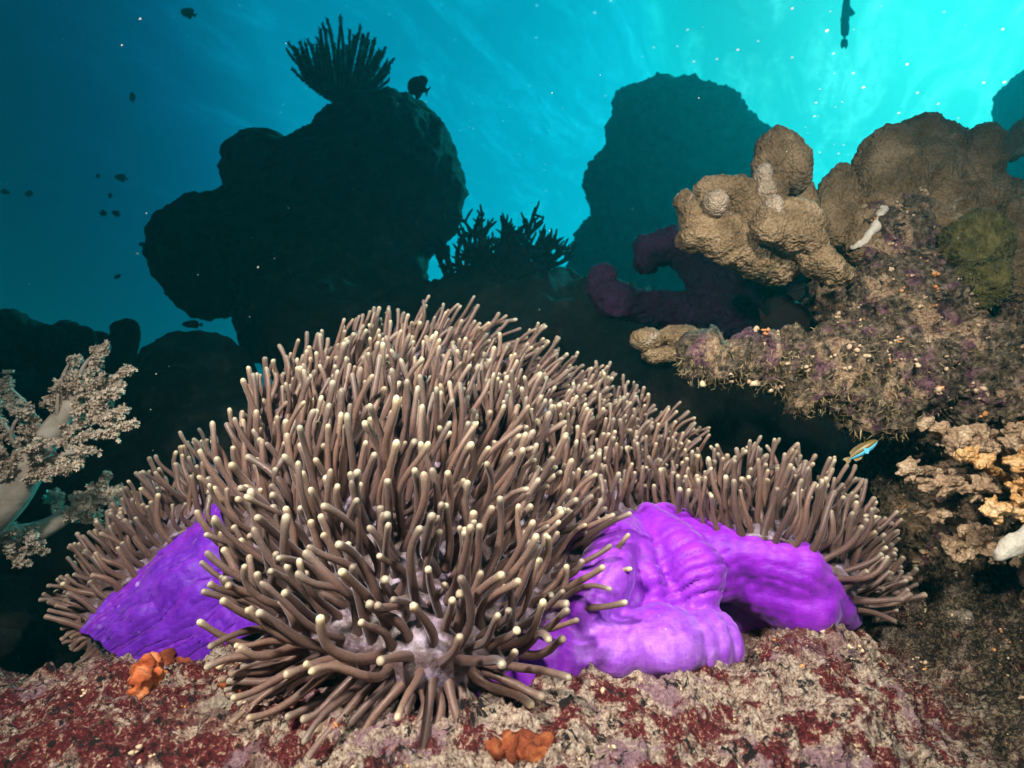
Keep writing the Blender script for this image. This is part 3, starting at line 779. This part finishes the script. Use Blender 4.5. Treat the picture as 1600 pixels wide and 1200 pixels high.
# ================================================================== RIGHT-HAND REEF
REEF_PARTS = chain([(1105,556,1.30,16),(1150,562,1.29,24),(1210,570,1.28,30),(1290,582,1.29,42),(1380,590,1.32,72)]) + [
    ell(1400,505,1.42,78,95,.13), ell(1455,590,1.40,105,90,.15), ell(1380,420,1.48,46,75,.10), ell(1400,370,1.50,26,50,.07), ell(1330,462,1.50,52,36,.09),
    ell(1560,580,1.52,120,120,.18), ell(1660,500,1.65,130,190,.22), ell(1500,650,1.45,90,60,.14), ell(1590,620,1.30,60,50,.12), ell(1640,700,1.35,90,100,.15), ell(1620,900,1.6,120,140,.2),
    ell(1480,470,1.55,70,80,.10),
    ell(1560,730,1.46,120,90,.12), ell(1500,800,1.52,90,90,.12), ell(1600,830,1.44,130,110,.13), ell(1540,920,1.50,120,80,.13), ell(1660,960,1.40,130,110,.15), ell(1440,720,1.62,70,60,.10)]
def reef_disp(V, N):
    return .030*fbm(V*7, 3) + .020*ridged(V*17, 3) + .012*fbm(V*45, 3) + .006*ridged(V*90, 2)
reef = thing('reef_outcrop', 'overhanging encrusted reef outcrop with turf and nodules on the right', 'reef', at(1450, 620, 1.4))
REEF_ME = blob_mesh('rock_face', REEF_PARTS, .0075, 2, reef_disp)
link('rock_face', REEF_ME, M_REEF, reef)

boulder('cave_rock', 'dark rock closing the hole behind the black damselfish', 'rock',
    [ell(1265,515,1.80,80,55,.10), ell(1290,468,1.78,72,50,.08), ell(1248,452,1.84,62,46,.08)], .012, rough(.02, 6, .012, 18, .006, 40), M_DARKREEF, 2)

def blades(P, N, lmin, lmax, wid, droop):
    n = len(P)
    d = unit(N + .75*rng.normal(size=(n, 3)) + np.array(droop)); L = rng.uniform(lmin, lmax, n)[:, None]
    sd_ = unit(np.cross(d, rng.normal(size=(n, 3))))*wid*rng.uniform(.6, 1.5, (n, 1))
    bend = unit(d + .8*rng.normal(size=(n, 3)))
    m1 = P + d*L*.55; m2 = m1 + bend*L*.45
    V = np.stack([P-sd_, P+sd_, m1+sd_*.8, m1-sd_*.8, m2+sd_*.35, m2-sd_*.35], 1).reshape(-1, 3)
    i = np.arange(n)[:, None]*6
    F = np.concatenate([i+np.array([0, 1, 2, 3]), i+np.array([3, 2, 4, 5])])
    return V, F
def lumps(P, N, r0, r1, k=3):
    A = Acc(); n = len(P)
    for p, nn in zip(P, N):
        r = rng.uniform(r0, r1)*rng.uniform(.6, 1.2)
        for _ in range(rng.integers(1, k+1)):
            c = p + nn*r*.3 + rng.normal(0, r*.7, 3)
            v = ICO1_V*(r*rng.uniform(.55, 1.0))*np.array([1, 1, rng.uniform(.7, 1.1)]) + ICO1_V*rng.normal(0, r*.22, (len(ICO1_V), 1))
            A.add(v + c, ICO1_F)
    return A
P, N = surf_samples(REEF_ME, 30000)
px, py, dd = project(P)
keep = (perlin(P*13) + .35*(py > 540) > .05) & ((N*unit(CAM-P)).sum(1) > -.35)
V, F = blades(P[keep], N[keep], .004, .014, .0008, (0, 0, -.1))
P2, N2 = surf_samples(REEF_ME, 60000); px, py, dd = project(P2)
k2 = (N2[:, 2] < -.15) & (px < 1420) & (py > 545) & ((N2*unit(CAM-P2)).sum(1) > -.5)
V2, F2 = blades(P2[k2], N2[k2], .008, .024, .0009, (0, 0, -.6)); F = np.concatenate([F, F2+len(V)]); V = np.concatenate([V, V2])
link('turf', mesh_np('turf', V, F, smooth=False), M_TURF, reef, kind='stuff')
P, N = surf_samples(REEF_ME, 9000)
px, py, dd = project(P)
m_ = ((N*unit(CAM-P)).sum(1) > 0) & (perlin(P*9+4)*.6 + perlin(P*28+4) > .22)
q = P[m_]; qn = N[m_]; h_ = len(q)*3//4
link('nodules', lumps(q[:h_], qn[:h_], .0014, .0075, 5).mesh('nodules'), M_NODC, reef, kind='stuff')
link('orange_nodules', lumps(q[h_:], qn[h_:], .0022, .0060).mesh('orange_nodules'), M_NODO, reef, kind='stuff')

# lobed brown corals on the outcrop
def lobe_disp(V, N):
    return .012*fbm(V*11, 2) + .0026*ridged(V*26, 2) + .0030*fbm(V*40, 2) + .0060*(.5-worley(V*100))
def lobe(parent, parts, mat=M_CORAL, name='lobe', voxel=.0034, disp=lobe_disp):
    return link(name, blob_mesh(name, parts, voxel, 4, disp), mat, parent)
cA = thing('lobed_coral', 'brown lobed coral with pale knobs in front of the hazy pinnacle', 'coral', at(1190, 420, 1.36))
lobe(cA, [ell(1215,232,1.42,34,30,.05), ell(1236,262,1.42,28,36,.05), ell(1205,262,1.42,26,34,.045)] )
lobe(cA, chain([(1205,290,1.41,24),(1195,330,1.40,34),(1185,375,1.40,42)]), M_CORAL)
lobe(cA, [ell(1192,272,1.385,15,17,.03), ell(1196,300,1.38,17,22,.03)], M_CORALP, 'knob', .0030, lambda V, N: .004*fbm(V*22, 2) + .0040*(.5-worley(V*120)))
lobe(cA, chain([(1072,318,1.36,17),(1085,345,1.36,27),(1130,372,1.36,38),(1185,400,1.37,38),(1225,415,1.38,28)]) + [ell(1090,370,1.37,32,22,.05)])
lobe(cA, chain([(1110,305,1.40,24),(1150,300,1.40,28),(1170,330,1.40,34)]))
lobe(cA, [ell(1119,317,1.31,20,22,.032)], M_CORALP, 'knob', .0030, lambda V, N: .004*fbm(V*22, 2) + .0040*(.5-worley(V*120)))
lobe(cA, [ell(1208,326,1.28,17,20,.03)], M_CORALP, 'knob', .0030, lambda V, N: .004*fbm(V*22, 2) + .0040*(.5-worley(V*120)))
lobe(cA, [ell(1238,362,1.29,64,34,.045,-30), ell(1250,340,1.29,44,30,.04,-20), ell(1205,365,1.28,36,16,.03,-15), ell(1282,405,1.30,50,26,.04,-50), ell(1312,428,1.31,22,16,.03)])
lobe(cA, [ell(1063,312,1.37,8,12,.012)], M_WHITE, 'bleached_tip', .003, None)
lobe(cA, chain([(1240,340,1.47,30),(1248,300,1.48,20),(1262,360,1.46,30)]))
lobe(cA, chain([(1290,320,1.52,22),(1318,275,1.53,18),(1330,330,1.52,26),(1300,360,1.5,26)]))
cB = thing('massive_lobed_coral', 'massive rounded brown coral in the upper right, taller than its neighbours', 'coral', at(1460, 430, 1.52))
lobe(cB, [ell(1385,248,1.50,50,50,.07), ell(1400,290,1.50,62,60,.07), ell(1375,330,1.49,42,46,.06), ell(1440,270,1.51,60,60,.07)])
lobe(cB, [ell(1440,220,1.54,46,36,.06), ell(1470,240,1.54,50,50,.06), ell(1430,200,1.55,20,18,.03)])
lobe(cB, chain([(1365,350,1.47,34),(1352,372,1.46,24),(1340,392,1.45,18)]))
lobe(cB, [ell(1530,250,1.50,32,60,.06), ell(1525,310,1.50,52,60,.06), ell(1480,340,1.50,80,60,.07), ell(1560,350,1.52,50,70,.07)])
lobe(cB, [ell(1500,225,1.58,22,26,.04)], M_CORAL)
lobe(cB, chain([(1420,330,1.47,34),(1450,370,1.46,40),(1500,380,1.47,44),(1590,400,1.5,60)]))
lobe(cB, chain([(1660,180,1.60,30),(1600,215,1.58,24),(1575,235,1.58,16)]), M_CORALP)
lobe(cB, [ell(1600,330,1.44,26,40,.05), ell(1590,420,1.42,40,50,.05)])
lobe(cB, chain([(1380,330,1.425,9),(1372,350,1.42,8),(1350,378,1.42,5),(1330,388,1.42,4)]), M_WHITE, 'bleached_edge', .0028, lambda V, N: .004*fbm(V*60, 2))
oL = thing('algae_lump', 'olive green fuzzy lump hanging under the massive brown coral', 'algae lump', at(1525, 430, 1.36))
me = blob_mesh('lump', [ell(1522,385,1.36,44,46,.07), ell(1530,430,1.36,36,50,.06)], .0055, 3, lambda V, N: .012*fbm(V*18, 3) + .008*ridged(V*60, 2))
link('lump', me, M_OLIVE, oL)
P, N = surf_samples(me, 3500)
V, F = blades(P, N, .004, .011, .0008, (0, 0, 0)); link('fuzz', mesh_np('fuzz', V, F, smooth=False), m_simple('olive_fuzz', [(.3, (.07, .06, .02)), (.7, (.26, .22, .09))], 30), oL, kind='stuff')

# small brown coral shelves at the lip of the cave, and the backlit purple sponge
cC = thing('shelf_coral', 'small brown shelf coral at the tip of the ledge under the purple sponge', 'coral', at(1050, 550, 1.5))
lobe(cC, [ell(1015,530,1.5,26,14,.04), ell(1060,528,1.52,40,16,.05)]); lobe(cC, [ell(1035,555,1.5,32,15,.04), ell(1085,553,1.5,36,16,.05)]); lobe(cC, [ell(1110,545,1.42,34,18,.05)])
sponge = thing('purple_sponge', 'dark purple branching sponge with a bright rim in front of the cave', 'sponge', at(1150, 490, 1.85))
sdisp = lambda V, N: .012*fbm(V*9, 3) + .006*ridged(V*30, 2) + .003*fbm(V*80, 2)
lobe(sponge, chain([(940,437,1.82,18),(932,455,1.82,18),(955,468,1.82,26),(1010,482,1.84,26),(1070,490,1.86,30),(1150,490,1.88,48)]), M_SPONGE, 'branch', .0055, sdisp)
lobe(sponge, chain([(1008,382,1.9,16),(1018,392,1.9,26),(1050,385,1.9,26),(1080,400,1.9,28),(1110,440,1.9,34),(1130,480,1.9,40)]) + [ell(1010,408,1.9,18,20,.05)], M_SPONGE, 'branch', .0055, sdisp)
lobe(sponge, chain([(1120,400,1.95,26),(1150,440,1.93,50),(1180,500,1.92,60)]) + [ell(1060,440,1.92,22,20,.05)], M_SPONGE, 'branch', .0055, sdisp)

for o_ in list(sponge.children):
    P, N = surf_samples(o_.data, 2500)
    V, F = blades(P, N, .004, .010, .0007, (0, 0, 0)); link('fuzz', mesh_np('fuzz', V, F, smooth=False), M_SPRIM, o_, kind='stuff')  # added hairs that catch the sun along the sponge's edge

# ------------------------------------------------------------------ cauliflower corals at the right edge
def cauliflower(label, base, heads, mat, seed):
    """colony of stout branches that fork into short warty stubs"""
    rr = np.random.default_rng(seed)
    b = at(*base)
    t = thing('cauliflower_coral', label, 'coral', b, 'cauliflower corals at the right edge')
    for (x, y, d, w, h) in heads:
        c = at(x, y, d); s = d/FPX; p0 = b + (c-b)*.10
        parts = []
        def limb(p, q, r0, r1):
            n = max(3, int(np.linalg.norm(q-p)/(.45*min(r0, r1)))+1)
            for u in np.linspace(0, 1, n): parts.append(ICO_V*(r0+(r1-r0)*u)*rr.uniform(.92, 1.08) + p + (q-p)*u)
        rs = min(w, h)*s*.42
        limb(p0, c, rs*.8, rs)
        for k in range(11):
            v = unit(rr.normal(size=3)); v[1] = -abs(v[1])*.7; v = unit(v)
            m_ = c + c2w(np.array([v[0]*w*s*.62, v[1]*min(w, h)*s*.6, v[2]*h*s*.62])); limb(c, m_, rs*.62, rs*.42)
            for _ in range(3):
                v2 = unit(v + .8*rr.normal(size=3)); e = m_ + c2w(np.array([v2[0]*w, v2[1]*min(w, h), v2[2]*h]))*s*.42
                limb(m_, e, rs*.46, rs*.40)
        me = blob_mesh('branch', parts, .0036, 2, lambda V, N: .003*fbm(V*60, 2) + .0045*(.5-worley(V*115)))
        link('branch', me, mat, t)
cauliflower('lumpy cream and orange cauliflower coral right of the small blue fish', (1560,740,1.36), [(1455,668,1.22,30,18),(1500,690,1.20,26,24),(1425,735,1.22,24,20),(1470,755,1.16,40,22),(1530,765,1.15,36,20),(1530,690,1.2,28,26),(1585,690,1.2,24,30)], M_CAULD, 1)
cauliflower('bright orange cauliflower coral at the right edge of the picture', (1640,790,1.34), [(1568,795,1.10,40,24),(1520,715,1.16,30,20),(1610,770,1.10,36,28),(1590,720,1.14,26,24)], M_CAUL, 2)
cauliflower('dull brownish cauliflower coral lowest of the three at the right edge', (1600,850,1.4), [(1460,800,1.22,34,18),(1500,845,1.20,30,26),(1545,850,1.18,30,28),(1500,870,1.18,22,16),(1600,850,1.16,40,34)], M_CAULD, 3)
pb = link('pale_coral_branch', blob_mesh('pale_coral_branch', chain([(1562,868,1.06,10),(1590,848,1.06,16),(1640,825,1.08,22)]), .004, 3, lambda V, N: .004*fbm(V*30, 3)), M_WHITE)
pb['label'] = 'pale cream club-shaped coral branch poking in at the right edge'; pb['category'] = 'coral'

# ------------------------------------------------------------------ soft coral at the left edge
def soft_coral(name, label, trunk, tips, seed, thick, dens=1.0):
    rr = np.random.default_rng(seed)
    b = at(*trunk[0][:3])
    t = thing(name, label, 'soft coral', b)
    TP = at(*np.array([q[:3] for q in trunk]).T)
    C = cr(TP, np.linspace(0, 1, 20)); rad = np.interp(np.linspace(0, 1, 20), np.linspace(0, 1, len(trunk)), [q[3]*q[2]/FPX for q in trunk])
    C = np.vstack([C, C[-1]+(C[-1]-C[-2])*.3]); rad = np.append(rad, .002)
    v, f = tube(C, rad, 14); link('trunk', mesh_np('trunk', v, f), M_TRUNK, t)
    for (x, y, d, u0) in tips:
        e = at(x, y, d); p = cr(TP, np.array([(1 + u0*(len(trunk)-2))/(len(trunk)-1)]))[0]
        s = np.linspace(0, 1, 9)[:, None]
        P = p*(1-s) + e*s + .012*np.sin(s*3.1)*rr.normal(size=3)
        v, f = tube(P, np.append(np.linspace(thick, thick*.45, 8), .001), 7)
        br = link('branch', mesh_np('branch', v, f), M_TRUNK, t)
        A = Acc(); Lb = np.linalg.norm(e-p); bd = unit(e-p)
        twigs = [(p + (e-p)*.12, e + bd*.006)]
        for _ in range(int(4 + Lb/.017)):
            u = rr.uniform(.15, 1.0); q0 = p + (e-p)*u
            twigs.append((q0, q0 + unit(bd*.7 + .8*rr.normal(size=3))*rr.uniform(.012, .036)))
        for (q0, q1) in twigs:
            for _ in range(int(8*dens + 520*dens*np.linalg.norm(q1-q0))):
                off = unit(rr.normal(size=3))
                c = q0 + (q1-q0)*rr.uniform(.15, 1.0) + off*abs(rr.normal(.0042, .0018))*d
                r = rr.uniform(.0024, .0042)*d
                stalk = unit(off + .4*rr.normal(size=3))
                # polyp: a small cup with six outspread tentacles
                ax1 = unit(np.cross(stalk, rr.normal(size=3))); ax2 = np.cross(stalk, ax1)
                for k in range(6):
                    a = k*math.pi/3 + rr.normal(0, .15)
                    o_ = ax1*math.cos(a) + ax2*math.sin(a); w = np.cross(o_, stalk)*r*.34
                    tip_ = c + o_*r*1.15 + stalk*r*rr.uniform(.2, 1.0)
                    A.add(np.array([c-stalk*r*1.2-w*.7, c-stalk*r*1.2+w*.7, c+o_*r*.6+stalk*r*.3+w, c+o_*r*.6+stalk*r*.3-w, tip_+w*.5, tip_-w*.5]), [[0, 1, 2, 3], [3, 2, 4, 5]])
        link('polyps', A.mesh('polyps', smooth=False), M_POLYP, br, kind='stuff')
soft_coral('soft_coral', 'pale pink tree-like soft coral with a white trunk at the left edge', [(-130,950,1.32,44),(-40,830,1.24,34),(20,770,1.24,27),(70,690,1.25,19),(112,630,1.26,12)],
    [(163,545,1.24,1.0),(112,562,1.25,.92),(198,580,1.24,.95),(188,612,1.22,.85),(196,640,1.23,.72),(190,668,1.22,.62),(150,705,1.19,.50),(118,728,1.17,.42),(92,600,1.24,.82),
     (45,632,1.21,.58),(8,600,1.27,.6),(-10,640,1.22,.5),(0,705,1.18,.35),(60,690,1.16,.48),(-20,690,1.2,.3),(160,588,1.22,.98)], 4, .0060, 1.0)
soft_coral('soft_coral', 'dimmer drooping soft coral low at the left edge below the white trunk', [(-130,960,1.38,34),(-40,860,1.34,24),(60,830,1.36,16),(130,790,1.38,9)],
    [(165,745,1.40,1),(180,780,1.4,1),(140,770,1.38,.9),(110,800,1.36,.8),(150,810,1.4,.8),(60,860,1.3,.4),(30,880,1.28,.3),(55,840,1.28,.4),(10,850,1.28,.2),(-10,835,1.28,.1),(90,770,1.4,.7),(20,830,1.27,.2),(190,760,1.42,1)], 6, .006, .8)

# ================================================================== FISH
def fish(name, label, px, py, d, length_px, heading, mat, hgt=.5, yaw=0, finmat=None, belly=None, group=None, cat='fish'):
    """heading: degrees in the picture from pointing right, anticlockwise"""
    L = length_px*d/FPX
    loc = at(px, py, d)
    t = thing(name, label, cat, loc, group)
    fm = finmat or mat
    a = R(heading)
    ex = c2w(np.array([math.cos(a)*math.cos(R(yaw)), math.sin(R(yaw)), math.sin(a)*math.cos(R(yaw))])); 
    ez = c2w(np.array([-math.sin(a), 0, math.cos(a)])); ez = unit(ez - ex*(ez@ex)); ey = np.cross(ez, ex)
    if ez[2] < 0: ez = -ez; ey = -ey
    T = lambda v: loc + (np.asarray(v)[:, 0:1]*ex + np.asarray(v)[:, 1:2]*ey + np.asarray(v)[:, 2:3]*ez)*L
    xs = np.array([.5, .485, .44, .36, .24, .10, -.06, -.20, -.30, -.36])
    hs = np.array([.01, .10, .24, .38, .48, .50, .44, .28, .14, .11])*hgt
    ws = np.array([.005, .05, .10, .14, .16, .155, .12, .07, .035, .02])*(.5+.5*hgt)
    ang = np.arange(12)*2*math.pi/12
    V = np.stack([np.repeat(xs, 12), (ws[:, None]*np.cos(ang)).ravel(), (hs[:, None]*np.sin(ang)).ravel()], 1)
    bo = link('body', mesh_np('body', T(V), grid_faces(10, 12, True)), mat, t)
    def fin(nm, pts, th=.006, par=t, y0=0):
        pts = np.array(pts); n = len(pts)
        V = np.concatenate([np.stack([pts[:, 0], np.full(n, y0+th), pts[:, 1]], 1), np.stack([pts[:, 0], np.full(n, y0-th), pts[:, 1]], 1)])
        me = bpy.data.meshes.new(nm)
        me.from_pydata(T(V).tolist(), [], [list(range(n)), list(range(2*n-1, n-1, -1))] + [[i, (i+1) % n, n+(i+1) % n, n+i] for i in range(n)])
        return link(nm, me, fm, par)
    fin('tail_fin', [(-.33, .05), (-.42, .13*hgt+.05), (-.5, .30*hgt), (-.45, 0), (-.5, -.30*hgt), (-.42, -.13*hgt-.05), (-.33, -.05)])
    fin('dorsal_fin', [(.22, .46*hgt), (.10, .62*hgt), (-.10, .64*hgt), (-.25, .52*hgt), (-.28, .16*hgt), (-.1, .38*hgt)])
    fin('anal_fin', [(0, -.46*hgt), (-.12, -.64*hgt), (-.25, -.52*hgt), (-.28, -.16*hgt)])
    for y0 in (.10, -.10):
        fin('pectoral_fin', [(.20, -.02), (.05, .06), (.02, -.06), (.08, -.12)], .004, t, y0*(.5+.5*hgt)*1.5)
        v = ICO1_V*.022 + np.array([.385, y0*(.5+.5*hgt)*1.02, .07*hgt]); link('eye', mesh_np('eye', T(v), ICO1_F), M_FISH, t)
    return t
M_WRB = m_simple('blue_wrasse_skin', [(.3, (.05, .30, .50)), (.7, (.25, .65, .80))], 60, .4)
def m_wrasse():
    t = NT('wrasse_skin')
    g = t.n('ShaderNodeSeparateXYZ'); t.l(t.attr('side') if False else t.co, g.inputs[0])
    s_ = t.attr('flank')
    c = t.ramp(s_, [(.36, (.10, .50, .70)), (.47, (.20, .70, .85)), (.50, (.06, .045, .012)), (.72, (.20, .13, .025)), (.9, (.11, .075, .016))])
    return t.bsdf(c, .4, spec=.5)
M_WRAS = m_wrasse()
w = fish('wrasse', 'small slim yellow-brown and blue wrasse right of the anemone', 1345, 705, 1.06, 62, 34, M_WRAS, .27)
for c in w.children:
    if 'fin' in c.name and 'pect' not in c.name: c.data.materials.clear(); c.data.materials.append(M_TURF)
wb = [c for c in w.children if c.name.startswith('body')][0].data
a_ = wb.attributes.new('flank', 'FLOAT', 'POINT'); a_.data.foreach_set('value', np.tile(.5+.5*np.sin(np.arange(12)*2*math.pi/12), 10).astype(np.float32))
fish('damselfish', 'dark round damselfish swimming right of the feather star', 654, 136, 3.2, 36, 155, M_FISH, .86)
fish('damselfish', 'black damselfish lurking in the cave hole in front of the purple sponge', 1226, 502, 1.44, 92, 0, M_FISHB, .72, 12)
fish('trumpetfish', 'thin grey fish pointing up near the surface at the top right', 1321, 32, 8.0, 90, 87, M_FISHG, .12)
FAR = [(295,21,4.6,28,160,.5,'small dim fish highest in the top left blue water'), (207,152,5.2,20,105,.42,'small dim fish hanging upright left of the big boulder'),
       (301,507,3.0,30,180,.36,'dark slim fish under the big boulder above the mound'), (190,278,6.0,20,170,.5,'larger of the faint fish level with the top of the left blue water'),
       (153,275,6.4,11,10,.55,'tiny faint fish left of the larger faint fish'), (161,333,5.6,12,0,.7,'tiny round fish at the left end of the low pair'), (182,334,5.6,17,150,.5,'tiny fish at the right end of the low pair'),
       (172,306,6.4,11,40,.6,'tiny faint fish midway between the upper and lower small fish'), (46,303,6.5,22,175,.4,'faint long fish near the left edge of the blue water'), (8,300,6.5,14,0,.5,'faint fish touching the left edge of the picture'),
       (222,382,5.5,12,170,.5,'tiny fish close to the left flank of the big boulder'), (184,432,5.0,14,200,.4,'tiny fish low beside the big boulder above the pillar corals')]
for (x, y, d, l, hd, hg, lab) in FAR:
    fish('reef_fish', lab, x, y, d, l, hd, M_FISH, hg, random.uniform(-25, 25), group='small fish in the blue water')

# ================================================================== SMALL THINGS ON THE ROCK
def sponge_on(name, label, mat, px, py, rx, ry, n, r_px, seed, hfac=.8):
    rr = np.random.default_rng(seed)
    p, nn = on_rock(px, py); d = project(p)[2]; s = d/FPX
    parts = []
    for _ in range(n):
        x, y = rr.uniform(-1, 1), rr.uniform(-1, 1)
        if x*x + y*y > 1: continue
        q, _n = on_rock(px+x*rx, py+y*ry*.6)
        if np.linalg.norm(q-p) > .12: continue
        h = ry*s*hfac*(1-x*x)*rr.uniform(.5, 1)
        for u in np.linspace(-.2, 1, 5):
            parts.append(ICO_V*r_px*s*rr.uniform(.8, 1.15) + q + np.array([0, 0, h*u]) + rr.normal(0, r_px*s*.3, 3))
    me = blob_mesh(name, parts, .0032, 1, lambda V, N: .0060*ridged(V*60, 2) + .003*fbm(V*150, 2))
    o = link(name, me, mat); o['label'] = label; o['category'] = 'sponge'
sponge_on('orange_sponge', 'bright orange ruffled sponge on the rock below the left purple lobe', M_ORANGE, 232, 1072, 27, 34, 26, 6, 3, 1.0)
sponge_on('rust_sponge', 'rusty orange sponge on the rock under the lowest tentacles', M_RUST, 815, 1168, 50, 26, 90, 5, 5, .04)
sponge_on('rust_sponge', 'flat rust red sponge left of the tentacles at the foot of the anemone', M_RUST, 382, 1065, 40, 26, 80, 5, 8, .06)
sponge_on('rust_sponge', 'small rust red sponge between the orange sponge and the tentacles', M_RUST, 275, 1035, 22, 14, 20, 6, 12, .4)

# fine growth on the foreground rock
P, N = surf_samples(ROCK_ME, 70000)
px, py, dd = project(P)
vis = (px > -60) & (px < 1660) & (py < 1240) & (py > 880) & ((N*unit(CAM-P)).sum(1) > -.2) & (dd < 1.7)
right = sstep(1220, 1450, px - (py-1000)*.3)
k_ = vis & ((perlin(P*16)*.8 + right*1.1 - .45 + .3*rng.normal(size=len(P))) > .15)
V, F = blades(P[k_], N[k_], .002, .008, .0005, (0, 0, 0))
rk = bpy.data.objects['reef_rock']
link('turf', mesh_np('turf', V, F, smooth=False), M_TURF, rk, kind='stuff')
P, N = surf_samples(ROCK_ME, 9000)
px, py, dd = project(P)
vis = (px > -40) & (px < 1640) & (py < 1230) & (py > 900) & ((N*unit(CAM-P)).sum(1) > .05) & (perlin(P*11+7) > .12)
q, qn = P[vis], N[vis]; h_ = len(q)*5//6
link('nodules', lumps(q[:h_], qn[:h_], .0010, .0036).mesh('nodules'), M_NODC, rk, kind='stuff')
link('orange_nodules', lumps(q[h_:], qn[h_:], .0010, .0036).mesh('orange_nodules'), M_NODO, rk, kind='stuff')

# drifting particles lit by the strobes
A = Acc()
for _ in range(480):
    d = rng.uniform(.45, 2.6)
    A.add(ICO1_V*rng.uniform(.25, 1.0)**2*.0008*(.5+.5*d) + at(rng.uniform(-80, 1680), rng.uniform(-60, 1000), d), ICO1_F)
o = link('marine_snow', A.mesh('marine_snow'), M_SPECK); o['kind'] = 'stuff'; o['label'] = 'tiny pale particles drifting in the water'; o['category'] = 'particles'

# ------------------------------------------------------------------ the water body itself
def build_haze():
    lo = np.array([-36, -32, -1.6]); hi = np.array([36, 40, CAM[2]+6.6])
    V = [(x, y, z) for x in (lo[0], hi[0]) for y in (lo[1], hi[1]) for z in (lo[2], hi[2])]
    me = bpy.data.meshes.new('haze')
    me.from_pydata([tuple(map(float, v)) for v in V], [], [(0, 1, 3, 2), (4, 6, 7, 5), (0, 4, 5, 1), (2, 3, 7, 6), (0, 2, 6, 4), (1, 5, 7, 3)])
    m = bpy.data.materials.new('sea_water'); m.use_nodes = True; t = m.node_tree; t.nodes.clear()
    o_ = t.nodes.new('ShaderNodeOutputMaterial'); v = t.nodes.new('ShaderNodeVolumePrincipled')
    v.inputs['Color'].default_value = (.03, .60, .68, 1); v.inputs['Density'].default_value = .0215; v.inputs['Anisotropy'].default_value = .5
    t.links.new(v.outputs[0], o_.inputs['Volume'])
    ob = link('haze', me, m); ob['kind'] = 'stuff'; ob['label'] = 'clear blue green sea water with a light haze'; ob['category'] = 'water'
build_haze()
